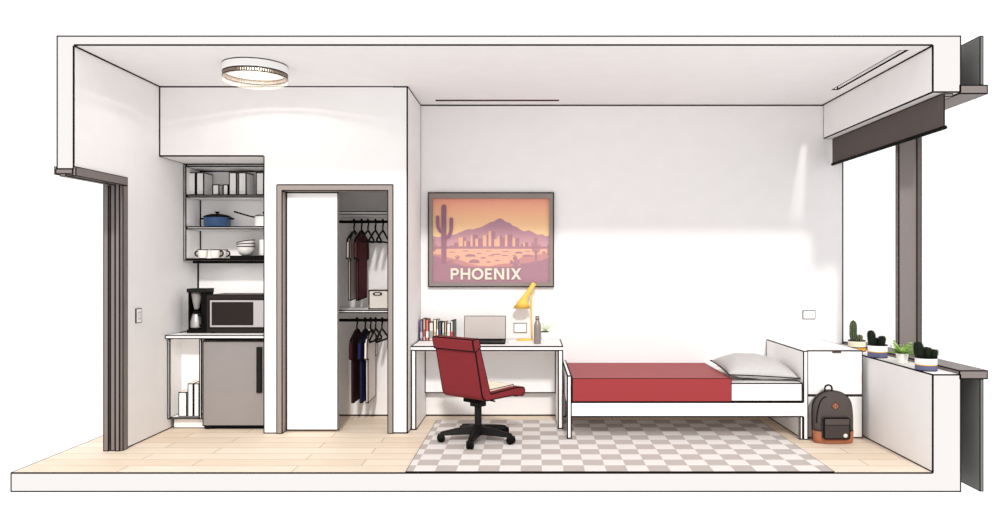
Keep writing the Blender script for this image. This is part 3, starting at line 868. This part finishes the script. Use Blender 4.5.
by = 1.66
bx0, bx1 = X(368.4, by), X(391, by)
t = thing('storage_box', 'light canvas storage box with dark handle hole on the closet shelf', 'storage box', ((bx0 + bx1) / 2, by, 1.065))
hw = (bx1 - bx0) / 2; hh = Z(290, by) - 1.065
m = Mesh(); m.box(-hw, hw, 0, .30, 0, hh, 'canvas', .008); m.build('box_body', t)
m = Mesh()
for s in (-1, 1): pass
hp = [(.028 * math.cos(a) + (.016 if math.cos(a) > 0 else -.016), .0 + .016 * math.sin(a)) for a in [2 * math.pi * k / 24 for k in range(24)]]
hp2 = [(p[0] * .62, p[1] * .42) for p in hp]
m.prism([(p[0] - .02, p[1] + hh - .036) for p in hp], 'y', -.006, .002, 'matte_black', 0)
m.prism([(p[0] - .02, p[1] + hh - .036) for p in hp2], 'y', -.008, .0, 'canvas', 0)
m.build('handle_grip', t)

# ------------------------------------------------------------------ desk
dx0, dx1, dy0, dy1, dz = -1.072, .293, 1.392, L - .004, .753
t = thing('desk', 'white panel-leg desk against the back wall', 'desk', ((dx0 + dx1) / 2, dy0, 0))
kpart('desktop', dx0, dx1, dy0, dy1, dz - .045, dz, 'white', .0075, skip=lambda c: abs(c.y - dy0) < .01 and c.z < dz - .01 and (c.x < dx0 + .01 or c.x > dx1 - .01))
kpart('side_panel', dx0, dx0 + .048, dy0, dy1, 0, dz - .045, 'white', .0075, skip=lambda c: c.z > dz - .06)
kpart('side_panel', dx1 - .048, dx1, dy0, dy1, .0085, dz - .045, 'white', .0075, skip=lambda c: c.z > dz - .06)
kpart('modesty_panel', dx0 + .048, dx1 - .048, 1.94, 1.962, .238, dz - .045, 'white', .007)

# ---- books on the desk
random.seed(4)
bk = [  # px0, px1, top row, main colour, band colour
    (419.9, 422.8, 319.9, (138, 128, 170), (190, 180, 205)), (422.8, 425.8, 318.6, (196, 160, 138), (150, 86, 70)), (425.8, 428.8, 319.2, (214, 120, 104), (240, 232, 226)),
    (429.1, 433.4, 322.2, (214, 212, 210), (150, 150, 152)), (433.4, 436.6, 319.2, (232, 220, 198), (190, 160, 120)), (436.6, 438.4, 319.2, (206, 202, 196), (236, 234, 230)),
    (438.6, 441.4, 321.8, (92, 90, 104), (60, 62, 110)), (441.9, 444.5, 322.0, (214, 222, 204), (120, 150, 96)), (444.5, 446.6, 321.4, (214, 186, 166), (160, 130, 110)),
    (446.8, 450.4, 323.4, (238, 234, 232), (200, 200, 204)), (450.6, 453.0, 320.6, (232, 226, 224), (222, 60, 56)), (453.0, 455.2, 320.0, (104, 108, 104), (70, 80, 74))]
names = ['purple-grey book at the left end of the desk row', 'tan book with brown band second from the left', 'salmon red book with white band beside the tan one', 'thick pale grey book lower than its neighbours',
         'cream book with tan band in the middle of the row', 'thin light grey book next to the cream one', 'dark slate book with blue band in the desk row', 'pale green-white book after the dark slate one',
         'thin beige book with brown band left of the wide white one', 'wide low white book near the right of the row', 'white book with a bright red band', 'dark grey-green book closing the row at the right']
for (a, c, top, c1_, c2_), lab in zip(bk, names):
    y0 = 1.85
    x0, x1 = X(a, y0) + .0006, X(c, y0) - .0006; hgt = Z(top, y0) - dz
    w = (x1 - x0) / 2; dep = .125 + random.random() * .02
    t = thing('book', lab, 'book', ((x0 + x1) / 2, y0, dz), 0, 'books standing on the desk')
    cm = mat('book_cover', c1_, .6, var=.04, scale=60); bmn = mat('book_band', c2_, .6)
    m = Mesh(); m.box(-w, w, 0, dep, 0, hgt, cm, .0036); m.build('cover', t)
    m = Mesh(); m.box(-w + .004, w - .004, .006, dep - .004, hgt - .002, hgt + .0005, 'black' if random.random() < .5 else 'paper', 0); m.build('pages', t)
    m = Mesh(); 
    m.box(-w + .003, w - .003, -.0008, .001, hgt * random.uniform(.1, .2), hgt * random.uniform(.4, .55), bmn, 0)
    m.build('spine_band', t)

# ---- laptop
ly = 1.79
lx0, lx1 = X(464.0, ly), X(505.8, ly)
lw = (lx1 - lx0) / 2
t = thing('laptop', 'open laptop with switched-off screen painted reflection grey on the white desk', 'laptop', ((lx0 + lx1) / 2, ly, dz))
m = Mesh(); m.box(-lw, lw, -.265, .0, .004, .018, 'black', .003); base_ = m.build('base', t)
m = Mesh()
for r_ in range(5):
    for c_ in range(14):
        kx = -lw + .03 + c_ * (2 * lw - .06) / 14; ky_ = -.05 - r_ * .02
        m.box(kx, kx + .021, ky_ - .016, ky_, .018, .0195, 'matte_black', 0)
kb = m.build('keyboard', base_); kb['kind'] = 'stuff'
m = Mesh(); m.box(-.055, .055, -.25, -.175, .018, .0188, 'micro', 0); m.build('trackpad', base_)
m = Mesh(); tl = rot('X', -8, (0, 0, .016))
m.box(-lw, lw, .0, .008, .018, .245, 'black', .003, mtx=tl); sc_ = m.build('lid', t)
m = Mesh(); m.box(-lw + .006, lw - .006, -.0015, .001, .028, .239, 'screen', 0, mtx=tl); m.build('screen', sc_)
m = Mesh(); m.tube([(-lw * .8, .004, .017), (lw * .8, .004, .017)], .008, 'matte_black', 10); m.build('hinge', t)
m = Mesh()
b = bmesh.new(); bmesh.ops.create_uvsphere(b, u_segments=20, v_segments=12, radius=1)
for v in b.verts:
    v.co = (v.co.x * .026, v.co.y * .045, max(v.co.z, 0) * .022)
m.add(b, 'white', 0, smooth=True)
m.tube([(0, -.03, .0165), (0, -.018, .0205)], .0025, 'steel', 8)
o = m.build('computer_mouse'); o.location = (X(510.3, 1.72), 1.72, dz); tag(o, 'small white mouse on the desk between laptop and lamp', 'mouse')

# ---- lamp
ly = 1.915
t = thing('desk_lamp', 'yellow task lamp with tilted cone shade on the desk', 'desk lamp', (X(525, ly), ly, dz))
lx = X(525, ly)
def W(px, py): return (X(px, ly) - lx, 0, Z(py, ly) - dz)
m = Mesh(); m.lathe([(0, 0), (.078, 0), (.082, .004), (.080, .012), (.03, .017), (0, .017)], 'yellow', 40); m.build('base', t)
p0 = W(532.2, 339); p1 = W(531.2, 292)
m = Mesh(); m.tube([(p0[0], 0, .012), p1], .0075, 'yellow', 10); m.build('pole', t)
a = Vector(W(534.4, 283.2)); bb = Vector(W(525.2, 297.2)); rim = Vector(W(521.7, 308.3))
ax = (bb - a).normalized()
m = Mesh()
m.loft([(a, ax, .018), (a + ax * .006, ax, .0225), (a.lerp(bb, .8), ax, .0235), (bb, ax, .027), (bb.lerp(rim, .35), (ax + Vector((0, 0, -1)) * .6), .046), (rim, (0, 0, -1), .084), (rim + Vector((0, 0, .004)), (0, 0, -1), .079), (bb, ax, .02)], 'yellow', 32, 0.0, caps=True)
m.build('shade', t)
m = Mesh(); m.tube([tuple(Vector(p1) + Vector((0, -.012, -.002))), tuple(Vector(p1) + Vector((0, .012, -.002)))], .012, 'brass', 12); m.build('pivot', t)
m = Mesh(); m.loft([(bb.lerp(rim, .45), (0, 0, 1), .006), (bb.lerp(rim, .55), (0, 0, 1), .022), (bb.lerp(rim, .75), (0, 0, 1), .024), (bb.lerp(rim, .85), (0, 0, 1), .008)], 'china', 16); m.build('bulb', t)

# ---- bottle
by_ = 1.585
t = thing('water_bottle', 'slim grey steel water bottle on the desk by the lamp', 'bottle', (X(537.4, by_), by_, dz))
m = Mesh(); m.lathe([(0, 0), (.030, 0), (.0335, .005), (.0335, .165), (.030, .185), (.021, .207), (.0175, .216), (.0175, .224), (0, .224)], 'bottle', 32, .002, angle=60); m.build('body', t)
m = Mesh(); m.lathe([(0, .224), (.0195, .224), (.0195, .252), (.017, .256), (0, .256)], 'bottle', 28, .0022, angle=50); m.build('cap', t)

# ---- plants with leaves
def leaf_blade(m, base, tip, wid, mt, droop=.0, n=4):
    base = Vector(base); tip = Vector(tip); d = tip - base
    side = d.cross(Vector((0, 0, 1)));
    if side.length < 1e-5: side = Vector((1, 0, 0))
    side.normalize(); up = side.cross(d).normalized()
    b = bmesh.new(); Lf = []; Rt = []; C = []
    for i in range(n + 1):
        f = i / n; w = wid * math.sin(math.pi * min(1, (f * .86 + .12))) 
        p = base + d * f + Vector((0, 0, -droop * f * f))
        Lf.append(b.verts.new(p - side * w + up * w * .35)); Rt.append(b.verts.new(p + side * w + up * w * .35)); C.append(b.verts.new(p))
    for i in range(n):
        b.faces.new((Lf[i], C[i], C[i + 1], Lf[i + 1])).smooth = True; b.faces.new((C[i], Rt[i], Rt[i + 1], C[i + 1])).smooth = True
    r = bmesh.ops.solidify(b, geom=b.faces[:], thickness=wid * .12)
    m.add(b, mt, 0, smooth=True)
def planter(name, label, cat, loc, prof, bands, group=None):
    t = thing(name, label, cat, loc, 0, group)
    return t
py_ = 1.915
t = thing('potted_plant', 'tiny green plant in a white pot at the right end of the desk', 'plant', (X(544.7, py_), py_, dz))
m = Mesh(); m.lathe([(0, 0), (.026, 0), (.036, .078), (.036, .084), (.031, .084), (.029, .07), (0, .07)], 'white', 28, .0035, angle=50); ring_closed(m, .078, .0855, .0375, .030, 'ink', 0, 28); m.build('pot', t)
m = Mesh(); m.lathe([(0, .068), (.03, .068), (.03, .074), (0, .074)], 'soil', 20); m.build('soil', t)
m = Mesh(); random.seed(2)
for k in range(18):
    a = k * 2.4; rr = .025 + .05 * random.random(); hgt = .03 + .055 * random.random()
    tip = (.012 + rr * math.cos(a), rr * math.sin(a) * .7, .078 + hgt)
    m.tube([(0, 0, .07), (tip[0] * .5, tip[1] * .5, .078 + hgt * .75), tip], .0014, 'leaf', 5)
    leaf_blade(m, tip, (tip[0] + .02 * math.cos(a), tip[1] + .02 * math.sin(a), tip[2] - .004), .0085, 'leaf_pale')
m.build('foliage', t)

# ------------------------------------------------------------------ office chair
t = thing('office_chair', 'red armless office chair with black star base at the desk', 'chair', (-.440, .955, .008), math.radians(51))
CW = .226
def arcpts(cx_, cz_, r, a0, a1, n=6):
    return [(cx_ + r * math.cos(math.radians(a0 + (a1 - a0) * i / n)), cz_ + r * math.sin(math.radians(a0 + (a1 - a0) * i / n))) for i in range(n + 1)]
outer = [(-.318, .845), (-.302, .77)] + arcpts(-.152, .447, .075, 191, 262, 6) + [(.17, .374)] + [(.205, .362)] + arcpts(.280, .397, .042, 240, 420, 8) + [(.2, .442), (-.107, .428)] + [(-.122, .436), (-.258, .845)]
outer = [(x_ + .028, z_ + (.012 if z_ > .6 else 0)) for x_, z_ in outer]
m = Mesh(); m.prism(outer, 'y', -CW, CW, 'chair_red', .0065, angle=33); sh = m.build('shell', t)
# headroll strip on the back
hr = [(-.298, .765), (-.318, .770), (-.338, .855), (-.332, .872), (-.262, .876), (-.252, .864), (-.240, .80)]
hr = [(x_ + .028, z_ + .012) for x_, z_ in hr]
m = Mesh(); m.prism(hr, 'y', -CW - .003, CW + .003, 'chair_red', .0065, angle=33); m.build('head_roll', sh)
m = Mesh()
m.box(-.072, .278, -CW + .07, CW - .006, .426, .4465, 'cream', .004, mtx=rot('Y', -1.6, (0, 0, .435))); m.build('seat_pad', t)
m = Mesh(); m.box(-.11, .02, -.065, .065, .335, .388, 'matte_black', .003).box(-.045, .045, -.05, .05, .29, .34, 'black', .003); m.build('tilt_housing', t)
m = Mesh(); m.lathe([(0, .06), (.042, .06), (.042, .12), (.03, .128), (.03, .30), (0, .30)], 'black', 20, .002); m.build('column', t)
m = Mesh(); m.tube([(0, -.05, .355), (0, -.15, .352), (0, -.19, .35)], .007, 'matte_black', 8); m.build('height_lever', t)
m = Mesh()
m.lathe([(0, .055), (.055, .055), (.055, .115), (.045, .125), (0, .125)], 'black', 24)
m.build('hub', t)
for k in range(5):
    a = math.radians(46 + 72 * k - 51)
    RM = Matrix.Rotation(a, 4, 'Z')
    m = Mesh()
    b = bmesh.new()
    sec = [(.03, .038, .060, .128), (.18, .030, .058, .108), (.30, .023, .056, .086), (.315, .020, .056, .078)]
    rings = [[b.verts.new((r, s * w_, z)) for s, z in ((-1, za), (1, za), (.75, zb), (-.75, zb))] for r, w_, za, zb in sec]
    for q, w_ in zip(rings, rings[1:]):
        for i in range(4): b.faces.new((q[i], q[(i + 1) % 4], w_[(i + 1) % 4], w_[i]))
    b.faces.new(rings[0]); b.faces.new(rings[-1])
    m.add(b, 'black', .003, mtx=RM)
    lg = m.build('base_leg', t)
    m = Mesh()
    CM = RM @ Matrix.Translation((.31, 0, 0))
    for s in (-1, 1):
        m.lathe([(0, -.009), (.029, -.012), (.033, -.008), (.033, .008), (.029, .012), (0, .012)], 'matte_black', 20, mtx=CM @ Matrix.Translation((0, s * .015, .033)) @ Matrix.Rotation(math.radians(90), 4, 'X'))
    m.box(-.024, .024, -.027, .027, .036, .066, 'black', .002, mtx=CM)
    m.build('caster', lg)

# ------------------------------------------------------------------ rug
m = Mesh(); m.box(-.893, 2.172, .0, 1.80, 0.0005, .008, 'rug', .0060)
tag(m.build('rug'), 'beige and white checkered rug under chair and bed', 'rug')

# ------------------------------------------------------------------ bed
bx0, bx1, by0, by1 = .308, 2.352, 1.012, 2.02
t = thing('bed_frame', 'white single bed frame along the back wall', 'bed', ((bx0 + bx1) / 2, by0, 0))
kpart('leg', bx0, bx0 + .042, by0, by0 + .042, .0085, .545, 'white', .0075, skip=lambda c: c.z > .54 and c.y > by0 + .03)
kpart('leg', bx0, bx0 + .042, by1 - .042, by1, .0, .545, 'white', .0075)
kpart('foot_rail', bx0, bx0 + .040, by0 + .042, by1 - .042, .30, .545, 'white', .0075, skip=lambda c: abs(c.y - by0 - .042) < .01)
kpart('side_rail', bx0 + .042, bx1 - .042, by0 + .001, by0 + .026, .191, .322, 'white', .008, skip=lambda c: abs(c.x - bx1 + .042) < .01 or abs(c.x - bx0 - .042) < .01)
kpart('side_rail', bx0 + .042, bx1 - .042, by1 - .026, by1, .191, .322, 'white', .0075)
kpart('slat_base', bx0 + .042, bx1 - .042, by0 + .026, by1 - .026, .29, .318, 'white', 0)
kpart('headboard', bx1 - .042, bx1, by0, by1, .0, .752, 'white', .006, skip=lambda c: (c.x > bx1 - .01 and c.y > by0 + .1) or (c.x < bx1 - .03 and c.y < by0 + .01 and .191 < c.z < .322), cuts=[((0, 0, .191), (0, 0, 1)), ((0, 0, .322), (0, 0, 1))])
kpart('leg', bx1 - .072, bx1 - .042, by0 + .004, by0 + .034, .0, .191, 'white', .007, skip=lambda c: c.z > .18)
m = Mesh(); m.box(bx0 + .046, bx1 - .046, by0 + .006, by1 - .004, .3225, .480, 'mattress', .0065)
tag(m.build('mattress', base=(1.33, 1.5, .3225)), 'white mattress showing beyond the red blanket', 'mattress')
# blanket: an inverted tray over the mattress
m = Mesh()
q0, q1 = bx0 + .045, X(731.6, by0)
prof = [(by0 - .004, .323), (by0 - .004, .522), (by1 - .003, .522), (by1 - .003, .481), (by0 + .0055, .481), (by0 + .0055, .323)]
m.prism(prof, 'x', q0, q1, 'red', .0062)
tag(m.build('blanket', base=((q0 + q1) / 2, 1.5, .323)), 'plain red blanket covering the foot of the bed', 'blanket')
# pillow
def pillow():
    b = bmesh.new(); n = 26
    V = {}
    rnd = random.Random(7)
    for k in (1, -1):
        for i in range(n + 1):
            for j in range(n + 1):
                u = -1 + 2 * i / n; v = -1 + 2 * j / n
                edge = i in (0, n) or j in (0, n)
                if edge and (i, j) in V and k == -1: V[i, j, -1] = V[i, j]; continue
                prof_ = max(0, (1 - abs(u) ** 2.6)) ** .62 * max(0, (1 - abs(v) ** 2.6)) ** .62
                pinch_u = 1 - .10 * (1 - v * v) * (abs(u)) ** 2
                pinch_v = 1 - .10 * (1 - u * u) * (abs(v)) ** 2
                x = u * .30 * pinch_v * 1.0; y = v * .345 * pinch_u
                x = u * .305 * (1 - .09 * (1 - v * v) * -0 - .06 * (1 - abs(v) ** 2) * abs(u) ** 3)
                y = v * .345 * (1 - .06 * (1 - abs(u) ** 2) * abs(v) ** 3)
                wr = .006 * math.sin(9 * u + 3 * v) * math.sin(7 * v - 2 * u) * prof_ + .010 * max(0, abs(u) - .55) * math.sin(26 * math.atan2(v, u + 1e-6)) * (prof_ > 0)
                z = (.124 if k > 0 else .060) * prof_ * k + wr
                vert = b.verts.new((x, y, z)); V[i, j, k] = vert
                if edge: V[i, j] = vert
    for k in (1, -1):
        for i in range(n):
            for j in range(n):
                b.faces.new((V[i, j, k], V[i + 1, j, k], V[i + 1, j + 1, k], V[i, j + 1, k]))
    edge_loop = [V[i, 0] for i in range(n)] + [V[n, j] for j in range(n)] + [V[i, n] for i in range(n, 0, -1)] + [V[0, j] for j in range(n, 0, -1)]
    pts = [v.co.copy() for v in edge_loop]
    mm = Mesh(); mm.add(b, 'pillow', 0, smooth=True)
    return mm, pts
mm, rim_pts = pillow()
t = thing('pillow', 'plump pale grey pillow at the head of the bed', 'pillow', (1.998, 1.405, .546))
tilt = Matrix.Rotation(math.radians(3), 4, 'Y') @ Matrix.Rotation(math.radians(3), 4, 'X')
bmesh.ops.transform(mm.bm, matrix=tilt, verts=mm.bm.verts[:])
mm.build('cushion', t)
m = Mesh(); pp = [tilt @ p for p in rim_pts]
m.tube(pp + [pp[0], pp[1]], .0045, 'ink', 6); m.build('piping', t)

# ------------------------------------------------------------------ dresser
sx0, sx1, sy0, sy1, sz = 2.356, 2.834, 1.062, L - .004, .752
t = thing('dresser', 'white two-drawer dresser between bed and window', 'dresser', ((sx0 + sx1) / 2, sy0, 0))
kpart('carcass', sx0, sx1, sy0 + .02, sy1, 0, sz, 'white', .006, skip=lambda c: c.x < sx0 + .01)
d1 = kpart('drawer', sx0 + .003, sx1 - .001, sy0 - .004, sy0 + .018, Z(395.0, sy0), sz - .002, 'white', .0055, skip=lambda c: c.x < sx0 + .01)
d2 = kpart('drawer', sx0 + .003, sx1 - .001, sy0 - .004, sy0 + .018, .006, Z(395.6, sy0), 'white', .0055, skip=lambda c: c.x < sx0 + .01)
m = Mesh(); m.box(X(832, sy0), X(840.8, sy0), sy0 - .012, sy0 - .003, sz - .022, sz - .008, 'charcoal', 0); m.build('drawer_pull', d1, world=True)

# ------------------------------------------------------------------ backpack
t = thing('backpack', 'charcoal backpack with tan base standing against the dresser', 'backpack', (X(831.7, .90) + .020, .942, 0), 0)
def bag_section(hw, hh, n=28, e=2.6):
    return None
def superloft(m, rows, mt, n=40, mats=None):
    """rows: (z, half width, y front, y back, exponent) stacked rounded-rectangle rings"""
    b = bmesh.new(); rings = []
    for z, hw_, yf, yb, e in rows:
        yc = (yf + yb) / 2; hd = (yb - yf) / 2
        rg = []
        for i in range(n):
            a = 2 * math.pi * i / n; c, s = math.cos(a), math.sin(a)
            rg.append(b.verts.new((hw_ * math.copysign(abs(c) ** (2 / e), c), yc + hd * math.copysign(abs(s) ** (2 / e), s), z)))
        rings.append(rg)
    for q, w_ in zip(rings, rings[1:]):
        for i in range(n):
            b.faces.new((q[i], q[(i + 1) % n], w_[(i + 1) % n], w_[i])).smooth = True
    b.faces.new(rings[0]); b.faces.new(rings[-1])
    k = m.mi(mt)
    for f in b.faces: f.material_index = k; 
    m.add(b, mt, 0, keepmat=True)
HB = .425
def hwz(z):
    f = z / HB
    if f < .62: return .161 + .005 * math.sin(math.pi * f)
    return .165 * max(0.001, 1 - ((f - .62) / .385) ** 2.4) ** .5 
rows = [(.10, hwz(.10), -.088, .085, 3.2)]
for z in [.14, .18, .22, .26, .30, .325, .35, .37, .386, .398, .408, .415, .420, .4245]:
    f = z / HB
    rows.append((z, hwz(z), -.088 + .10 * max(0, f - .35) ** 1.7, .087, 3.0))
m = Mesh(); superloft(m, rows, 'charcoal'); m.build('body', t)
m = Mesh(); superloft(m, [(0, .150, -.076, .075, 3.2), (.008, .160, -.086, .084, 3.2), (.03, .164, -.091, .087, 3.2), (.1015, .1665, -.0905, .087, 3.2)], 'tan'); m.build('base_panel', t)
# front pocket
PX0, PX1, PZ0, PZ1 = -.117, .103, .046, .226
pk = [(-.0, 0)]
def rrect(x0, x1, z0, z1, r, n=5):
    out = []
    for cx_, cz_, a0 in ((x1 - r, z0 + r, -90), (x1 - r, z1 - r, 0), (x0 + r, z1 - r, 90), (x0 + r, z0 + r, 180)):
        out += [(cx_ + r * math.cos(math.radians(a0 + 90 * i / n)), cz_ + r * math.sin(math.radians(a0 + 90 * i / n))) for i in range(n + 1)]
    return out
m = Mesh(); m.prism(rrect(PX0, PX1, PZ0, PZ1, .018), 'y', -.122, -.07, 'charcoal_dark', .008, angle=40); pock = m.build('front_pocket', t)
m = Mesh(); m.prism(rrect(PX0 + .006, PX1 - .006, PZ1 - .062, PZ1 - .006, .012), 'y', -.126, -.118, 'charcoal', .0035, angle=40); m.build('pocket_flap', pock)
m = Mesh(); m.lathe([(0, 0), (.017, 0), (.017, .003), (0, .003)], 'badge', 20, mtx=Matrix.Translation((.062, -.122, .078)) @ Matrix.Rotation(math.radians(90), 4, 'X')); m.build('badge', pock)
m = Mesh(); dzc = .312; dxc = -.002
yd = -.0905 + .10 * (max(0, dzc / HB - .35)) ** 1.7
m.prism([(dxc - .03, dzc), (dxc, dzc - .032), (dxc + .03, dzc), (dxc, dzc + .032)], 'y', yd - .006, yd + .02, 'tan', .002)
for s in (-.0065, .0065): m.box(dxc + s - .0025, dxc + s + .0025, yd - .0068, yd, dzc - .009, dzc + .009, 'soil', 0)
m.build('diamond_patch', t)
# zip line and edge piping
def bagpt(x_, z_, lift=.002):
    hw_ = hwz(max(z_, .1)); f = z_ / HB
    yf = -.088 + .10 * max(0, f - .35) ** 1.7; yb = .087; yc = (yf + yb) / 2; hd = (yb - yf) / 2
    c = max(-1, min(1, x_ / max(hw_, 1e-4)))
    s = max(0, 1 - abs(c) ** 3.0) ** (1 / 3.0)
    return (x_, yc - hd * s - lift, z_)
zl = []
for k in range(24):
    f = k / 23
    z_ = .17 + (.385 - .17) * math.sin(f * math.pi / 2) ** .9
    x_ = -.150 + .085 * (1 - math.cos(f * math.pi / 2))
    zl.append(bagpt(x_, z_))
m = Mesh(); m.tube(zl, .0048, 'ink', 6); m.build('zipper', t)
m = Mesh()
out = [(-hwz(z_) , -.0 , z_) for z_ in [.03 + .394 * i / 40 for i in range(41)]]
m.tube([(-hwz(max(.1, z_)) * (1.0) - .001, .0, z_) for z_ in [.02 + .404 * (i / 60) for i in range(61)]] + [(hwz(max(.1, z_)) + .001, .0, z_) for z_ in [.02 + .404 * (i / 60) for i in range(60, -1, -1)]], .0048, 'ink', 6)
m.build('edge_piping', t)
m = Mesh(); m.tube([bagpt(-.163, .1035, .003)] + [bagpt(x_, .1035, .003) for x_ in [-.16 + .32 * i / 16 for i in range(17)]] + [bagpt(.163, .1035, .003)], .0022, 'soil', 6); m.build('base_seam', t)
m = Mesh(); m.tube([(-.048, .03, .415), (-.050, .03, .445), (-.042, .03, .464), (-.02, .03, .472), (.002, .03, .464), (.010, .03, .445), (.008, .03, .415)], .008, 'ink', 8); m.build('top_handle', t)
for s in (-1, 1):
    m = Mesh(); m.tube([(s * .07, .088, .39), (s * .085, .098, .30), (s * .10, .097, .16), (s * .12, .085, .05)], .010, 'charcoal_dark', 8); m.build('shoulder_strap', t)

# ------------------------------------------------------------------ window sill plants
SZ = .702
def cyl_pot(t, r, hgt, lo_mat, hi_mat, line=True, split=.48):
    m = Mesh()
    m.lathe([(0, 0), (r * .96, 0), (r, .006), (r, hgt * split)], lo_mat, 32, .004, angle=50) if False else None
    m.lathe([(0, 0), (r * .97, 0), (r, .005), (r, hgt * split), (0, hgt * split)], lo_mat, 32, .0035, angle=60)
    m.lathe([(0, hgt * split), (r, hgt * split), (r, hgt), (r * .9, hgt), (r * .88, hgt - .012), (0, hgt - .012)], hi_mat, 32, .0045, angle=60)
    if line: m.lathe([(0, hgt * split - .004), (r * 1.008, hgt * split - .004), (r * 1.008, hgt * split + .004), (0, hgt * split + .004)], 'pot_gold', 32)
    ring_closed(m, hgt - .006, hgt + .001, r * 1.015, r * .88, 'ink', 0, 32); ring_closed(m, 0, .006, r * 1.01, r * .8, 'ink', 0, 32)
    m.build('pot', t)
    m = Mesh(); m.lathe([(0, hgt - .016), (r * .89, hgt - .016), (r * .88, hgt - .006), (0, hgt - .003)], 'soil', 28); m.build('soil', t)
def cactus_body(m, x, y, z, r, hgt, mt, ribs=9, lean=(0, 0), spine=True):
    b = bmesh.new(); seg = ribs * 4; rings = []
    nz_ = 14
    for k in range(nz_ + 1):
        f = k / nz_
        sh = (min(1, .72 + .9 * f)) * (max(0, 1 - max(0, (f - .62) / .38) ** 2.3)) ** .5
        if k == nz_: rings.append([b.verts.new((x + lean[0] * f, y + lean[1] * f, z + hgt))]); break
        rg = []
        for i in range(seg):
            a = 2 * math.pi * i / seg
            rr = r * sh * (1 + .10 * math.cos(ribs * a))
            rg.append(b.verts.new((x + lean[0] * f + rr * math.cos(a), y + lean[1] * f + rr * math.sin(a), z + hgt * f)))
        rings.append(rg)
    for q, w_ in zip(rings, rings[1:]):
        for i in range(seg):
            if len(w_) == 1: b.faces.new((q[i], q[(i + 1) % seg], w_[0]))
            else: b.faces.new((q[i], q[(i + 1) % seg], w_[(i + 1) % seg], w_[i]))
    b.faces.new(rings[0])
    m.add(b, mt, 0, smooth=True)
    if spine:
        for k in range(2, nz_, 1):
            f = k / nz_; sh = (min(1, .72 + .9 * f)) * (max(0, 1 - max(0, (f - .62) / .38) ** 2.3)) ** .5
            for i in range(ribs):
                a = 2 * math.pi * i / ribs; rr = r * sh * 1.08
                p = Vector((x + lean[0] * f + rr * math.cos(a), y + lean[1] * f + rr * math.sin(a), z + hgt * f))
                d = Vector((math.cos(a), math.sin(a), .5)) * .008
                m.tube([p, p + d], .0012, 'pot_cream' if mt == 'cactus_green' else 'black', 3)
# tall columnar cactus in an amber pot
ya = 1.45
t = thing('potted_cactus', 'tall green columnar cactus in cream and amber pot on the sill', 'cactus', (X(856.8, ya), ya, SZ), 0, 'potted plants on the window sill')
ra = (X(865, ya) - X(848.5, ya)) / 2; ha = .098
cyl_pot(t, ra, ha, 'pot_amber', 'pot_cream', False, .38)
m = Mesh(); cactus_body(m, X(853.2, ya) - X(856.8, ya), 0, ha - .012, .030, .195, 'cactus_green', 10); cactus_body(m, X(859, ya) - X(856.8, ya), -.01, ha - .012, .025, .065, 'cactus_green', 8); m.build('stem', t)
# dark twin cactus
yb = .985
t = thing('potted_cactus', 'dark two-lobed cactus in white and navy pot, beside the mullion', 'cactus', (X(877.6, yb), yb, SZ), 0, 'potted plants on the window sill')
rb = (X(886.9, yb) - X(868.4, yb)) / 2; hb = .108
cyl_pot(t, rb, hb, 'pot_navy', 'white', True, .46)
m = Mesh(); cactus_body(m, -.045, .0, hb - .012, .030, .135, 'cactus_dark', 9, (-.012, 0)); cactus_body(m, .022, -.01, hb - .012, .028, .088, 'cactus_dark', 9, (.012, 0)); cactus_body(m, -.008, .025, hb - .012, .024, .07, 'cactus_dark', 9); m.build('stem', t)
# leafy succulent
yc_ = .574
t = thing('potted_succulent', 'light green leafy succulent in a small white pot on the sill', 'succulent', (X(902.2, yc_), yc_, SZ), 0, 'potted plants on the window sill')
m = Mesh(); m.lathe([(0, 0), (.032, 0), (.048, .082), (.048, .088), (.042, .088), (.04, .074), (0, .074)], 'china', 28, .0035, angle=50); ring_closed(m, .083, .089, .049, .041, 'ink', 0, 28); m.build('pot', t)
m = Mesh(); m.lathe([(0, .072), (.041, .072), (.04, .079), (0, .081)], 'soil', 20); m.build('soil', t)
m = Mesh(); random.seed(5)
for k in range(34):
    a = k * 2.399; el = .15 + 1.15 * (1 - k / 34)
    ln = .065 + .06 * random.random()
    el = random.uniform(.0, 1.0)
    st = (.012 * math.cos(a), .012 * math.sin(a), .078)
    tip = (st[0] + ln * math.cos(a) * math.cos(el) * 1.15, st[1] + ln * math.sin(a) * math.cos(el), .085 + ln * math.sin(el))
    leaf_blade(m, st, tip, .015, 'leaf' if k % 3 else 'leaf_pale', droop=.012)
    tip2 = Vector(tip) + Vector((random.uniform(-.015, .015), random.uniform(-.015, .015), random.uniform(-.006, .012)))
    leaf_blade(m, Vector(tip) * .9 + Vector(st) * .1, tip2, .016, 'leaf_pale' if k % 2 else 'leaf', droop=.008)
m.build('foliage', t)
# big dark cactus nearest the section
yd_ = .205
t = thing('potted_cactus', 'broad dark three-lobed cactus in white and navy pot at the sill end', 'cactus', (X(926, yd_), yd_, SZ), 0, 'potted plants on the window sill')
rd = (X(936.2, yd_) - X(915.8, yd_)) / 2; hd_ = .098
cyl_pot(t, rd, hd_, 'pot_navy', 'white', True, .45)
m = Mesh(); cactus_body(m, -.045, .0, hd_ - .012, .032, .128, 'cactus_dark', 9, (-.016, 0)); cactus_body(m, .004, .0, hd_ - .012, .036, .088, 'cactus_dark', 9); cactus_body(m, .042, -.01, hd_ - .012, .028, .072, 'cactus_dark', 9, (.012, 0)); m.build('stem', t)
